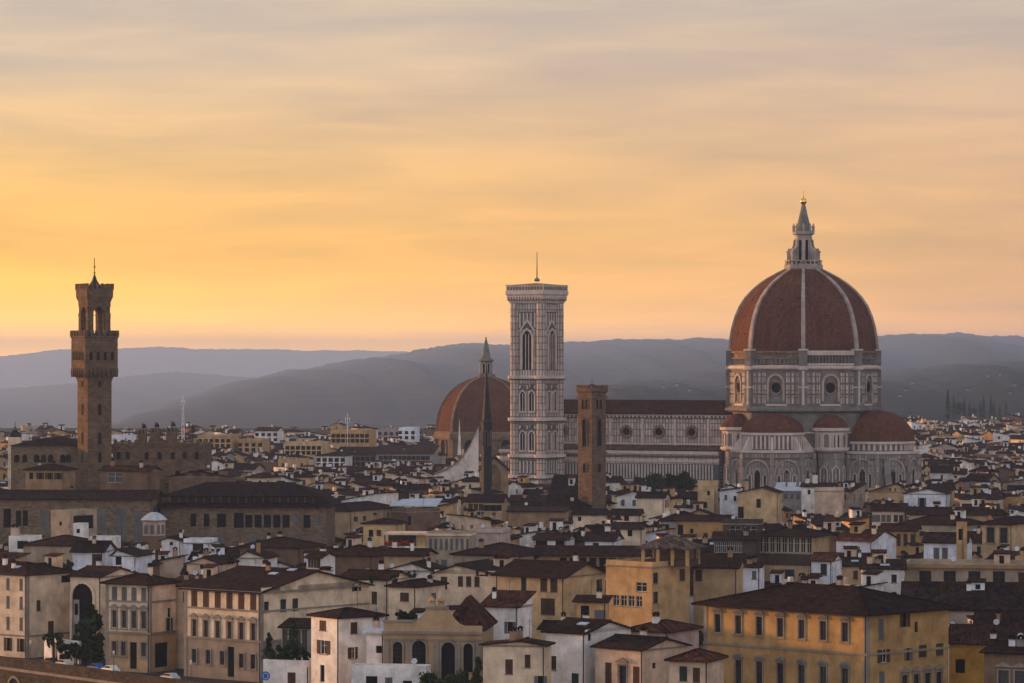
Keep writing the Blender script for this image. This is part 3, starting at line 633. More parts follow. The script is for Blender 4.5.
m = MB(); m.tube((xp(190),9,zp(446)),(xp(190),9,zp(426)),.16,'iron'); m.lathe([(.05,zp(434)),(.6,zp(431)),(.6,zp(428)),(.05,zp(425))],8,'iron',0,(xp(190),9)); m.build('iron_finial', bw)
for i, px in enumerate((118,127,146,159,172,184,196)):
    m = MB(); m.T = Matrix.Translation((xp(px),2,0)); arched(m,1.2,zp(452)-zp(459.5),.3,.2,'pietra','dark',cz=zp(459.5)); m.T = Matrix.Identity(4); m.build('arched_window', bw)
lw = blk('rear_wing', 8, 76, 445.5, 6, 30, 'sandstone')
m = MB(); a, b = xp(6), xp(78); m.rings([[(a,5,zp(446)),(b,5,zp(446)),(b,31,zp(446)),(a,31,zp(446))],[(a+9,14,zp(439)),(b-6,14,zp(439)),(b-6,22,zp(439)),(a+9,22,zp(439))]],'tiles_1'); m.build('roof', lw)
for px in (14,22,34,41,48,60,66):
    m = MB(); m.T = Matrix.Translation((xp(px),6,0)); arched(m,1.5,zp(455)-zp(463),.3,.25,'sandstone','dark',cz=zp(463)); m.T = Matrix.Identity(4); m.build('window', lw)
# iron bell cage on the roof at far left
kc = thing('bell_turret', 'small dark domed bell turret at the far left skyline', 'turret', (X(15,1090),1090,0))
zk = lambda py: Z(py,1090)
m = MB(); m.box(-1.9,1.9,-1.9,1.9,0,zk(437),'cream'); m.build('base', kc)
m = MB(); m.lathe([(2.1,zk(437)),(1.9,zk(434)),(1.0,zk(431)),(.3,zk(430))],8,'lead'); m.tube((0,0,zk(431)),(0,0,zk(422)),.12,'iron')
for s in (-1,1): m.tube((s*.9,0,zk(432)),(0,0,zk(426)),.1,'iron')
m.build('dome', kc)
# ---------------------------------------------------------------- houses
TRACED = []      # (pixel x0, x1, y top, visible bottom, D, footprint)
_win = {}
def win_mesh(style, w, h):
    key = (style, round(w,2), round(h,2))
    if key in _win: return _win[key]
    mb = MB(); d = .26                      # origin: middle of the sill; the opening is recessed by d
    fr = 'frame_white' if style in ('w','sw','pw') else 'wood_frame'
    if style == 'd': mb.box(-w/2,w/2,d-.02,d,0,h,'dark')
    elif style in ('s','sg','sn'):          # closed louvred shutters
        mt = {'s':'shutter_brown','sg':'shutter_grey','sn':'shutter_green'}[style]
        for a, b in ((-w/2,-.03),(.03,w/2)):
            mb.box(a,b,.03,.09,0,h,mt)
            for k in range(int(h/.22)): mb.box(a+.06,b-.06,.0,.03,.06+k*.22,.17+k*.22,mt)
        mb.box(-w/2,w/2,d-.02,d,0,h,'dark')
        mb.box(-w/2-.12,w/2+.12,-.12,0,-.12,0,'stone_trim')
    else:
        mb.box(-w/2,w/2,d-.02,d,0,h,'glass')
        t = .07; mb.box(-w/2,-w/2+t,d-.09,d-.03,0,h,fr); mb.box(w/2-t,w/2,d-.09,d-.03,0,h,fr); mb.box(-t/2,t/2,d-.09,d-.03,0,h,fr)
        mb.box(-w/2+t,w/2-t,d-.08,d-.03,h-t,h,fr); mb.box(-w/2+t,w/2-t,d-.08,d-.03,0,t,fr); mb.box(-w/2+t,w/2-t,d-.08,d-.03,h*.62,h*.62+.06,fr)
        if style in ('p','pw','w'): mb.box(-w/2-.15,w/2+.15,-.14,0,-.14,0,'stone_trim')
        if style == 'ped' or style == 'fr' or style == 'seg':
            t = .24; mb.box(-w/2-t,-w/2,-.12,0,-.1,h+t,'stone_trim'); mb.box(w/2,w/2+t,-.12,0,-.1,h+t,'stone_trim'); mb.box(-w/2,w/2,-.12,0,h,h+t,'stone_trim')
            mb.box(-w/2-t-.12,w/2+t+.12,-.25,0,-.3,-.1,'stone_trim')
            if style == 'ped':
                mb.box(-w/2-t-.2,w/2+t+.2,-.4,0,h+t+.25,h+t+.45,'stone_trim'); mb.slab([(-w/2-t-.2,h+t+.45),(w/2+t+.2,h+t+.45),(0,h+t+1.0)],-.4,0,'stone_trim')
            if style == 'seg':
                o = [((w/2+.42)*math.cos(R(180-a)), h+t+.02+.75*math.sin(R(a))) for a in range(0,181,22)]
                mb.slab(list(reversed(o)),-.3,0,'stone_trim')
                mb.slab([(x*.72,h+t+(z-h-t)*.72) for x,z in reversed(o)],-.36,-.3,'shutter_grey')
    _win[key] = mb.mesh('window'); return _win[key]
_shut = {}
def shutter_mesh(w, h, mt):
    k = (round(w,2), round(h,2), mt)
    if k not in _shut:
        mb = MB(); mb.box(0,w,-.07,-.02,0,h,mt)
        for i in range(int(h/.22)): mb.box(.05,w-.05,-.10,-.07,.05+i*.22,.16+i*.22,mt)
        _shut[k] = mb.mesh('shutter')
    return _shut[k]
def poly_shell(mb, tops, th, mat):          # closed roof: top polygons, undersides, and fascia along the outer edges
    edges = {}
    key = lambda p: (round(p[0],3), round(p[1],3), round(p[2],3))
    for t in tops:
        mb.face(t, mat); mb.face([(x,y,z-th) for x,y,z in reversed(t)], 'wood_frame')
        for a, b in zip(t, t[1:]+t[:1]):
            if (key(b), key(a)) in edges: del edges[(key(b), key(a))]
            else: edges[(key(a), key(b))] = (a, b)
    for a, b in edges.values(): mb.face([(a[0],a[1],a[2]-th),(b[0],b[1],b[2]-th),b,a], mat)
def roof_tops(kind, w, d, h, pitch, o, ru=.5):
    tp = math.tan(R(pitch)); hx, hy = w/2+o, d/2+o; e = h-o*tp
    gab = []                                # extra wall polygons: list of (face, [(u,z)...])
    if kind == 'hip':
        if w >= d:
            r = hx-hy; z = e+hy*tp; A=(-r,0,z); B=(r,0,z)
            t = [[(-hx,-hy,e),(hx,-hy,e),B,A],[(hx,-hy,e),(hx,hy,e),B],[(hx,hy,e),(-hx,hy,e),A,B],[(-hx,hy,e),(-hx,-hy,e),A]]
        else:
            r = hy-hx; z = e+hx*tp; A=(0,-r,z); B=(0,r,z)
            t = [[(-hx,-hy,e),(hx,-hy,e),A],[(hx,-hy,e),(hx,hy,e),B,A],[(hx,hy,e),(-hx,hy,e),B],[(-hx,hy,e),(-hx,-hy,e),A,B]]
        top = z
    elif kind == 'gx':                      # ridge along x, gables on the sides
        ry = -hy+2*hy*ru; z = e+2*hy*min(ru,1-ru)*tp if ru == .5 else h+d*ru*tp
        z2 = e
        if ru != .5: z2 = h-.1
        t = [[(-hx,-hy,e),(hx,-hy,e),(hx,ry,z),(-hx,ry,z)],[(hx,hy,z2),(-hx,hy,z2),(-hx,ry,z),(hx,ry,z)]]
        zr = z-.02; g = (-d/2+d*ru if ru!=.5 else 0)
        gab = [('R',[(0,h),(d,h),(g+d/2,zr)]),('L',[(0,h),(d,h),(d/2-g,zr)])]; top = z
    elif kind == 'gy':
        rx = -hx+2*hx*ru; z = e+hx*tp if ru == .5 else h+w*max(ru,1-ru)*tp*.8
        t = [[(-hx,hy,e),(-hx,-hy,e),(rx,-hy,z),(rx,hy,z)],[(hx,-hy,e),(hx,hy,e),(rx,hy,z),(rx,-hy,z)]]
        zr = z-.02
        gab = [('F',[(0,h),(w,h),(rx+w/2,zr)]),('B',[(0,h),(w,h),(w/2-rx,zr)])]; top = z
    elif kind == 'sb':                      # lean-to rising to the back
        z = h+(d+o)*tp; t = [[(-hx,-hy,e),(hx,-hy,e),(hx,hy,z),(-hx,hy,z)]]
        gab = [('R',[(0,h),(d,h),(d,h+d*tp)]),('L',[(0,h),(d,h),(0,h+d*tp)]),('B',[(0,h),(w,h),(w,h+d*tp),(0,h+d*tp)])]; top = z
    elif kind == 'sr':                      # rising to the right
        z = h+(w+o)*tp; t = [[(-hx,hy,e),(-hx,-hy,e),(hx,-hy,z),(hx,hy,z)]]
        gab = [('F',[(0,h),(w,h),(w,h+w*tp)]),('B',[(0,h),(w,h),(0,h+w*tp)]),('R',[(0,h),(d,h),(d,h+w*tp),(0,h+w*tp)])]; top = z
    elif kind == 'sl':
        z = h+(w+o)*tp; t = [[(hx,-hy,e),(hx,hy,e),(-hx,hy,z),(-hx,-hy,z)]]
        gab = [('F',[(0,h),(w,h),(0,h+w*tp)]),('B',[(0,h),(w,h),(w,h+w*tp)]),('L',[(0,h),(d,h),(d,h+w*tp),(0,h+w*tp)])]; top = z
    else: t = []; top = h+1.0
    return t, gab, top
FR = dict(F=lambda w,d: ((-w/2,-d/2),(1,0)), R=lambda w,d: ((w/2,-d/2),(0,1)), B=lambda w,d: ((w/2,d/2),(-1,0)), L=lambda w,d: ((-w/2,d/2),(0,-1)))
ROT = dict(F=0.0, R=math.pi/2, B=math.pi, L=-math.pi/2)
def wall_mesh(mb, w, d, h, wins, mat, base, gab):
    for fc in 'FRBL':
        (ox, oy), (ux, uy) = FR[fc](w, d); Lw = w if fc in 'FB' else d; nx_, ny_ = uy, -ux
        P = lambda u, z, dep=0.0: (ox+ux*u-nx_*dep, oy+uy*u-ny_*dep, z)
        hs = [q for q in wins if q[0] == fc]
        us = sorted({0.0, Lw, *[round(q[1]-q[3]/2,3) for q in hs], *[round(q[1]+q[3]/2,3) for q in hs]})
        zs_ = sorted({0.0, h, *([base[0]] if base else []), *[round(q[2],3) for q in hs], *[round(q[2]+q[4],3) for q in hs]})
        for u0, u1 in zip(us, us[1:]):
            for z0, z1 in zip(zs_, zs_[1:]):
                uc, zc = (u0+u1)/2, (z0+z1)/2
                if any(abs(uc-q[1]) < q[3]/2 and q[2] < zc < q[2]+q[4] for q in hs): continue
                mb.face([P(u0,z0),P(u1,z0),P(u1,z1),P(u0,z1)], base[1] if base and zc < base[0] else mat)
        for _, c, z, ww, wh, *r in hs:
            a, b, dp_ = c-ww/2, c+ww/2, .26
            mm = base[1] if base and z < base[0] else mat
            mb.face([P(a,z),P(a,z,dp_),P(a,z+wh,dp_),P(a,z+wh)], mm); mb.face([P(b,z,dp_),P(b,z),P(b,z+wh),P(b,z+wh,dp_)], mm)
            mb.face([P(a,z+wh),P(a,z+wh,dp_),P(b,z+wh,dp_),P(b,z+wh)], mm); mb.face([P(a,z,dp_),P(a,z),P(b,z),P(b,z,dp_)], mm)
        for gf, pl in gab:
            if gf == fc: mb.face([P(u,z) for u,z in pl], mat)
_chim = {}
def chimney_mesh(w, h, mat):
    k = (round(w,1), round(h,1), mat)
    if k not in _chim:
        mb = MB(); mb.box(-w/2,w/2,-w*.35,w*.35,-1.2,h,mat); mb.box(-w/2-.1,w/2+.1,-w*.35-.1,w*.35+.1,h,h+.12,'stone_trim')
        for s in (-1,1): mb.box(s*w*.3-.12,s*w*.3+.12,-w*.3,w*.3,h+.12,h+.5,'dark')
        mb.slab([(-w/2-.15,h+.5),(w/2+.15,h+.5),(0,h+.85)],-w*.42,w*.42,'tiles_0'); _chim[k] = mb.mesh('chimney')
    return _chim[k]
_ant = []
def aerial_mesh():
    if not _ant:
        mb = MB(); mb.tube((0,0,-.6),(0,0,3.2),.035,'iron',4)
        for z, l in ((3.0,.8),(2.7,1.0),(2.4,1.2)): mb.tube((-l/2,0,z),(l/2,0,z),.025,'iron',4)
        mb.tube((0,-.6,2.7),(0,.6,2.7),.025,'iron',4); _ant.append(mb.mesh('aerial'))
    return _ant[0]
_dish = []
def dish_mesh():
    if not _dish:
        mb = MB(); mb.tube((0,0,-.5),(0,0,1.1),.04,'iron',4); mb.T = Matrix.Translation((0,0,1.2)) @ Matrix.Rotation(R(65),4,'X')
        mb.lathe([(.05,-.12),(.3,-.08),(.5,.02),(.48,.03),(.28,-.05),(.04,-.08)],12,'zinc',smooth=True); _dish.append(mb.mesh('satellite_dish'))
    return _dish[0]
_sky = {}
def skylight_mesh():
    if not _sky: mb = MB(); mb.box(-.9,.9,-.55,.55,0,.14,'zinc'); mb.box(-.8,.8,-.45,.45,.14,.17,'bluefabric'); _sky[0] = mb.mesh('skylight')
    return _sky[0]
def roof_z(kind, w, d, h, pitch, x, y, ru=.5):
    tp = math.tan(R(pitch))
    if kind == 'hip': return h+min(w/2-abs(x), d/2-abs(y))*tp
    if kind == 'gx': return h+(d/2-abs(y))*tp
    if kind == 'gy': return h+(w/2-abs(x))*tp
    if kind == 'sb': return h+(y+d/2)*tp
    if kind == 'sr': return h+(x+w/2)*tp
    if kind == 'sl': return h+(w/2-x)*tp
    return h
def house(label, loc, th, w, d, h, roof='gx', wall='cream', tiles=0, pitch=17, wins=(), base=None, bands=(), chim=(), extra=(), cat='house', name='house', group='houses of the old town', over=.6, ru=.5, shutters=None, trim=None):
    """wins: (face, centre along the face in m, sill z, width, height, style[, shutter material])"""
    t = thing(name, label, cat, loc, -th, group)
    top, gab, zt_ = roof_tops(roof, w, d, h, pitch, over, ru)
    mb = MB(); wall_mesh(mb, w, d, h, wins, wall, base, gab)
    if roof == 'flat':
        mb.face([(-w/2,-d/2,h-.01),(w/2,-d/2,h-.01),(w/2,d/2,h-.01),(-w/2,d/2,h-.01)], 'paving')
        for x0,x1,y0,y1 in ((-w/2,w/2,-d/2,-d/2+.3),(-w/2,w/2,d/2-.3,d/2),(-w/2,-w/2+.3,-d/2+.3,d/2-.3),(w/2-.3,w/2,-d/2+.3,d/2-.3)): mb.box(x0,x1,y0,y1,h,h+.9,wall)
    wo_ = mb.build('wall', t)
    rf = t
    if top:
        mb = MB(); poly_shell(mb, [[(x,y,z+.24) for x,y,z in q] for q in top], .22, tiles if isinstance(tiles,str) else 'tiles_%d' % tiles)
        rp = next((q for q in [] ), None)
        if roof == 'hip':
            A, B = (top[0][3], top[0][2]) if len(top[0]) == 4 else (top[0][2], top[2][2])
            mb.tube((A[0],A[1],A[2]+.27),(B[0],B[1],B[2]+.27),.16,'tiles_2',5) if (Vector(A)-Vector(B)).length > .5 else None
            for q in top:
                for a in q[:2]:
                    c = min((A,B), key=lambda v: (Vector(v)-Vector(a)).length); mb.tube((a[0],a[1],a[2]+.25),(c[0],c[1],c[2]+.27),.13,'tiles_2',5)
        elif roof in ('gx','gy'):
            A, B = top[0][2], top[0][3]; mb.tube((A[0],A[1],A[2]+.27),(B[0],B[1],B[2]+.27),.16,'tiles_2',5)
        rf = mb.build('roof', t)
    for q in wins:
        fc, c, z, ww, wh, st = q[:6]
        (ox, oy), (ux, uy) = FR[fc](w, d)
        o = link('window', win_mesh(st, ww, wh), t, (ox+ux*c, oy+uy*c, z), ROT[fc])
        if len(q) > 6:
            for s in (-1,1):
                x = s*ww/2 if s > 0 else -ww/2-ww*.5
                link('shutter', shutter_mesh(ww*.5, wh, q[6]), o, (x,0,0))
    for z, hh, pr, mt in bands:
        mb = MB(); mb.box(-w/2-pr,w/2+pr,-d/2-pr,-d/2+.01,z,z+hh,mt); mb.box(w/2-.01,w/2+pr,-d/2+.01,d/2,z,z+hh,mt); mb.box(-w/2-pr,-w/2+.01,-d/2+.01,d/2,z,z+hh,mt); mb.build('string_course', t)
    for u, v, cw, ch, mt in chim:           # u, v in -1..1 over the plan
        x, y = u*w/2, v*d/2; link('chimney', chimney_mesh(cw, ch, mt), rf, (x, y, roof_z(roof, w, d, h, pitch, x, y)+.2))
    for kind_, u, v in extra:
        x, y = u*w/2, v*d/2; z = roof_z(roof, w, d, h, pitch, x, y)+.24
        if kind_ == 'aerial': link('aerial', aerial_mesh(), rf, (x,y,z))
        if kind_ == 'dish': link('satellite_dish', dish_mesh(), rf, (x,y,z))
        if kind_ == 'sky':
            o = link('skylight', skylight_mesh(), rf, (x,y,z+.06)); p = R(pitch)
            if roof in ('hip','gx','sb'): o.rotation_euler = (p if y < 0 or roof == 'sb' else -p, 0, 0)
            elif roof in ('gy','sr','sl'): o.rotation_euler = (0, -p if (x < 0 and roof != 'sl') or roof == 'sr' else p, 0)
    if trim:                                 # corner quoins
        mb = MB(); mb.box(-w/2-.08,-w/2+.6,-d/2-.08,-d/2+.01,0,h-.3,trim); mb.build('quoins', t)
        mb = MB(); mb.box(w/2-.6,w/2+.08,-d/2-.08,-d/2+.01,0,h-.3,trim); mb.box(w/2-.01,w/2+.08,-d/2+.01,-d/2+.6,0,h-.3,trim); mb.build('quoins', t)
    return t, zt_
def roof_room(t, r, roof, w, d, h, pitch):
    x = r.uniform(-.28,.28)*w; y = r.uniform(-.1,.35)*d; rw = r.uniform(1.6,3.4); rd = r.uniform(1.4,2.6); rh = r.uniform(1.2,2.4)
    z = roof_z(roof,w,d,h,pitch,x,y); wl = 'plaster_'+r.choice(('white','white','bluewhite','cream','peach','yellow'))
    m = MB(); m.box(x-rw/2,x+rw/2,y-rd/2,y+rd/2,z-1.6,z+rh,wl); q = m.build('roof_room', t)
    m = MB(); m.rings([[(x-rw/2-.25,y-rd/2-.3,z+rh+.003),(x+rw/2+.25,y-rd/2-.3,z+rh+.003),(x+rw/2+.25,y+rd/2+.25,z+rh+.5),(x-rw/2-.25,y+rd/2+.25,z+rh+.5)],[(x-rw/2-.25,y-rd/2-.3,z+rh+.2),(x+rw/2+.25,y-rd/2-.3,z+rh+.2),(x+rw/2+.25,y+rd/2+.25,z+rh+.7),(x-rw/2-.25,y+rd/2+.25,z+rh+.7)]],r.choice(('tiles_0','tiles_1','tiles_2','tiles_red'))); m.build('roof', q)
    m = MB(); u = r.uniform(-.2,.2)*rw; m.box(x+u-.45,x+u+.45,y-rd/2-.04,y-rd/2-.003,z+.1,z+rh-.3,'dark'); m.build('opening', q)
TR = random.Random(77)
def obb(loc, th, w, d):
    c, s = math.cos(th), -math.sin(th)
    return [(loc[0]+x*c-y*s, loc[1]+x*s+y*c) for x, y in ((-w/2,-d/2),(w/2,-d/2),(w/2,d/2),(-w/2,d/2))]
def hit(a, b):
    for P, Q in ((a, b), (b, a)):
        for i in range(4):
            ex, ey = P[(i+1)%4][0]-P[i][0], P[(i+1)%4][1]-P[i][1]; nx_, ny_ = ey, -ex
            pa = [x*nx_+y*ny_ for x,y in P]; qa = [x*nx_+y*ny_ for x,y in Q]
            if min(qa) >= max(pa)-.05 or min(pa) >= max(qa)-.05: break
        else: continue
        return False
    return True
def T(label, xa, xb, xc, ye, th=35, h=16.0, roof='gx', wall='cream', vb=None, d=None, wins=(), hidden=False, **k):
    """A house traced from the photograph: left end, near corner and right end in pixels, eave row at the near corner.
    wins: (face, n, first u, last u, pixels from eave to head, width m, height m, style)"""
    cat0 = k.get('cat','house'); t = R(abs(th)); D = F*(HC-h)/(ye-Y0); s = F/D
    if th >= 0:
        w = (xb-xa)/s/math.cos(t); dd = d or (xc-xb)/s/max(.15, math.sin(t)); a = t
        cx, cy = X(xb,D), D; lx, ly = w/2, -dd/2
    else:
        w = (xc-xb)/s/math.cos(t); dd = d or (xb-xa)/s/max(.15, math.sin(t)); a = -t
        cx, cy = X(xb,D), D; lx, ly = -w/2, -dd/2
    c, sn = math.cos(a), -math.sin(a)
    loc = (cx-(lx*c-ly*sn), cy-(lx*sn+ly*c), 0)
    ws = []
    for q in wins:
        fc, n, u0, u1, top, ww, wh, st = q[:8]; Lw = w if fc == 'F' else dd
        for i in range(n):
            u = u0 if n == 1 else u0+(u1-u0)*i/(n-1)
            z = h-top/s-wh
            if len(q) < 9 and st in ('p','d') and ww <= 1.35 and TR.random() < .45 and cat0 == 'house': q = tuple(q)+(TR.choice(('shutter_brown','shutter_green','shutter_grey')),)
            if z > .05: ws.append((fc, u*Lw, z, min(ww, Lw*.9/max(1,n)), wh, st)+tuple(q[8:9]))
    if cat0 == 'house' and 'bandpx' not in k and TR.random() < .6: k['bandpx'] = [(1.0*s/5, .25, .12+TR.random()*.15, 'stone_trim')]
    b = k.pop('basepx', None)
    if b: k['base'] = (h-b[0]/s, b[1])
    bd = k.pop('bandpx', None)
    if bd: k['bands'] = [(h-p/s, hh, pr, mt) for p, hh, pr, mt in bd]
    if 'chim' not in k and roof != 'flat': k['chim'] = [(TR.uniform(-.75,.75),TR.uniform(-.6,.6),TR.uniform(.6,1.1),TR.uniform(.5,1.3),'plaster_'+TR.choice(('white','beige','cream','peach','tan','tan'))) for _ in range(TR.choice((0,1,1,2)))]
    if 'extra' not in k and TR.random() < .6: k['extra'] = [(TR.choice(('aerial','dish','aerial')),TR.uniform(-.6,.6),TR.uniform(-.4,.6))]
    cat_ = k.get('cat','house')
    root_, zt_ = house(label, loc, a, w, dd, h, roof, M(wall).name, wins=ws, **k)
    fp = obb(loc, a, w+.8, dd+.8)
    for q in TRACED:
        if hit(q[5], fp): print('OVERLAP', label, '|', q[6])
    if D < 1000 and roof != 'flat' or TR.random() < .3:
        mb = MB(); x = w/2-.25 if th >= 0 else -w/2+.25; mb.tube((x,-dd/2-.1,.0),(x,-dd/2-.1,h-.2),.085,'iron',6); mb.tube((-x*.98,-dd/2-.1,h*.1),(-x*.98,-dd/2-.1,h-.2),.085,'iron',6) if TR.random() < .0 else None
        mb.T = Matrix.Translation(loc) @ Matrix.Rotation(-a,4,'Z'); mb.T = Matrix.Identity(4)
        mb.build('drainpipe', root_)
    if D < 1250 and cat_ == 'house' and w*dd > 90 and ye < 612:
        for _ in range(TR.choice((0,0,1,1))): roof_room(root_, TR, roof, w, dd, h, k.get('pitch',17))
    TRACED.append((min(xa,xb), max(xc,xb), Y0+(HC-zt_)*s, vb or ye+12, D, fp, label))
    return loc, a, w, dd, h, D, s
# ---------------------------------------------------------------- houses traced from the photograph
BR, GR, GN = 'shutter_brown', 'shutter_grey', 'shutter_green'
G1 = 'riverside houses'
# -- left riverside
T('cream riverside house at the left edge, its blank side wall beside the garden arch', -46, 27, 68, 575, 38, 16.3, 'hip', 'cream', 662, pitch=15, tiles=0, group=G1, trim='stone_trim',
  wins=[('F',5,.1,.91,4,.95,2.3,'sg'),('F',5,.1,.91,22,.95,2.4,'sg'),('F',5,.1,.91,43,.95,2.5,'sg'),('F',5,.1,.91,64,1.1,2.6,'d'),('R',1,.24,.24,26,1.1,2.1,'s'),('R',1,.5,.5,48,1.6,2.4,'s'),('R',1,.82,.82,3,2.6,1.4,'d')],
  bandpx=[(62,.3,.15,'stone_trim'),(1,.35,.35,'stone_trim')], chim=[(-.2,-.3,.9,1.2,'plaster_white'),(.25,-.55,.7,.9,'plaster_white')], extra=[('sky',.3,-.5)])
aL = T('pale house behind the tall garden arch, between the two cream riverside houses', 68, 101, 112, 577, 30, 16.0, 'gx', 'cream', 655, d=12, pitch=13, group=G1)
m = MB(); T_, a_, w_, d_, h_, D_, s_ = aL
lg = thing('garden_arch', 'broad pale arch on the wall above the dark garden greenery by the river', 'arch', T_, -a_)
m.T = Matrix.Translation((0,-d_/2,0)); arched(m, 5.0, 14.6, .55, .35, 'plaster_cream', 'dark', cx=-.6); m.box(-2.95,-1.5,-.1,-.055,1.0,11.4,'plaster_grey'); m.box(-2.6,-1.8,-.14,-.1,8.4,10.6,'dark'); m.box(-2.6,-1.8,-.14,-.1,4.6,6.6,'dark'); m.T = Matrix.Identity(4); m.build('arch', lg)
T('cream palace with four pedimented windows above a brown ground floor, beside the garden', 103, 150, 172, 584, 30, 16.6, 'hip', 'cream', 668, pitch=18, tiles=1, group=G1, trim='stone_trim',
  wins=[('F',4,.19,.86,4,1.25,2.5,'sg'),('F',4,.19,.86,28,1.1,3.2,'ped'),('F',2,.19,.40,59,1.1,2.6,'fr'),('F',1,.86,.86,59,1.1,2.6,'fr'),('F',1,.62,.62,59,1.6,5.0,'d'),('R',1,.75,.75,26,1.0,1.8,'d'),('R',1,.75,.75,36,1.0,2.6,'d'),('R',1,.45,.45,60,4.2,4.6,'d')],
  basepx=(50,'facade_orange'), bandpx=[(19,.3,.15,'stone_trim'),(51,.4,.2,'stone_trim'),(2,.4,.4,'stone_trim')], chim=[(.3,.2,.9,1.5,'plaster_cream')], over=.9)
T('long cream palace with six tall windows per floor and a broad gable side', 178, 261, 364, 593, 40, 16.2, 'gx', 'cream', 683, pitch=12.5, tiles=1, group=G1, trim='stone_trim',
  wins=[('F',6,.13,.90,1.5,1.6,2.9,'s'),('F',6,.13,.90,31,1.2,3.1,'ped'),('F',3,.13,.5,61,1.2,2.5,'fr'),('F',2,.75,.9,62,1.2,2.6,'fr'),('F',1,.61,.61,56,1.7,5.5,'d'),
        ('R',1,.05,.05,9,1.3,1.9,'p'),('R',2,.2,.31,8,1.5,2.2,'sn'),('R',2,.2,.31,-5,1.4,.9,'d'),('R',1,.88,.88,-2,1.2,1.3,'d')],
  basepx=(50,'stone_trim'), bandpx=[(19.5,.3,.15,'stone_trim'),(50,.4,.2,'stone_trim'),(.6,.3,.5,'stone_trim')], over=.8, chim=[(-.75,.3,1.0,1.3,'plaster_white'),(.2,.75,2.4,1.6,'plaster_cream'),(-.1,-.1,.8,.8,'plaster_tan')], extra=[('sky',.25,-.25),('sky',.45,-.05),('sky',-.1,.2)])
T('white plaster house with open brown shutters and a small arched window low on its front', 309, 339, 383, 618, 52, 15.5, 'hip', 'white', 683, pitch=14, tiles=1, group=G1,
  wins=[('F',1,.42,.42,4,2.0,1.7,'s'),('F',1,.45,.45,24,1.9,2.3,'pw',BR),('F',1,.4,.4,49,1.3,2.8,'d'),('R',1,.33,.33,5,1.4,1.9,'s'),('R',1,.3,.3,30,1.0,1.9,'pw',BR)], extra=[('aerial',.2,.3)])
T('white garden wall house bearing the round blue sign', 262, 309, 322, 666, 20, 6.5, 'flat', 'white', 683, d=11, group=G1, wins=[('F',1,.62,.62,7,1.5,3.0,'s')])
T('glazed veranda with a lean-to roof between the garden trees and the white house', 281, 308, 320, 628, 20, 11.5, 'sb', 'grey', 662, d=4, pitch=14, tiles=1, group=G1, cat='veranda', name='veranda', wins=[('F',4,.13,.87,2,1.0,3.6,'p'),('F',4,.13,.87,26,1.0,2.0,'p')])
T('narrow white block with a sloping glass roof beside the brown stone church', 366, 384, 392, 633, 25, 13.7, 'sb', 'white', 683, d=3.5, pitch=16, tiles='zinc', wins=[('F',1,.72,.72,13,1.2,1.2,'d')])
T('low white annex with two arched openings at the foot of the brown stone church', 351, 426, 440, 672, 10, 8.8, 'flat', 'white', 683, d=4, wins=[('F',1,.27,.27,5,1.9,2.4,'d'),('F',1,.5,.5,6,1.2,2.2,'sg'),('F',1,.75,.75,9,1.5,2.2,'d')])
T('cream house with dark shed roof behind the white house and its brown shutters', 338, 388, 400, 580, 25, 15.5, 'gx', 'cream', 612, d=10, pitch=14, wins=[('F',1,.72,.72,12,1.2,2.4,'s'),('F',1,.15,.15,18,.9,1.6,'sn')], chim=[(.2,.1,.9,1.4,'plaster_white')], extra=[('dish',.6,.2)])
T('small cream cube house with square window and low dark hipped roof, above the brown church', 388, 416, 433, 587, 28, 16.4, 'hip', 'cream', 614, d=11, pitch=15, tiles=1, wins=[('F',1,.58,.58,6,1.9,1.6,'s'),('R',1,.6,.6,8,.9,1.2,'d')])
T('white gabled house wall rising behind the cream cube house', 385, 432, 440, 571, 15, 16.0, 'gy', 'white', 590, d=10, pitch=18, tiles=1, ru=.55, chim=[(.5,.1,.6,1.5,'plaster_peach'),(.75,-.6,.7,1.2,'plaster_white')])
T('cream house with off-centre gable and four brown windows, behind the brown church', 434, 498, 516, 575, 20, 16.0, 'gy', 'cream', 610, d=18, pitch=14, tiles=1, ru=.36, wins=[('F',1,.15,.15,3,1.4,2.4,'s'),('F',3,.41,.67,2,1.1,2.0,'s'),('F',1,.75,.75,-4,1.3,1.1,'d'),('R',1,.55,.55,5,2.2,1.6,'sn')], chim=[(.3,.3,.9,1.2,'plaster_white')])
T('blank pinkish white house with one window and dark covered roof terrace', 482, 518, 530, 607, 20, 17.0, 'sb', 'white', 645, d=7, pitch=15, tiles=2, wins=[('F',1,.78,.78,15,1.0,2.0,'d')])
T('cream gable-ended house with a single brown shuttered window beside the church trees', 483, 545, 556, 646, 12, 14.2, 'gy', 'cream', 683, d=5, pitch=7, ru=.6, wins=[('F',1,.42,.42,14,1.2,2.3,'s'),('F',1,.72,.72,9,.9,2.0,'s'),('F',1,.93,.93,30,1.0,1.5,'d')])
T('white house with skylights and an open gable side, left of the low peach house', 546, 585, 633, 634, 38, 15.4, 'gx', 'white', 683, pitch=14, tiles=1, wins=[('F',1,.2,.2,24,1.1,2.2,'p'),('F',1,.75,.75,40,1.4,2.2,'sn'),('R',1,.1,.1,-4,.9,1.8,'d')], extra=[('sky',.2,-.4),('sky',-.3,.3)], chim=[(-.6,.4,.9,1.0,'plaster_white')])
T('low peach house with three tall narrow windows below a lean-to brown roof', 596, 643, 690, 650, 40, 13.6, 'gx', 'peach', 683, pitch=13, tiles=1, wins=[('F',1,.28,.28,15,1.3,4.4,'s'),('F',1,.58,.58,17,1.5,3.6,'ped'),('F',1,.86,.86,17,1.3,4.2,'s'),('R',1,.25,.25,14,.9,.9,'d')], extra=[('sky',.6,.1)])
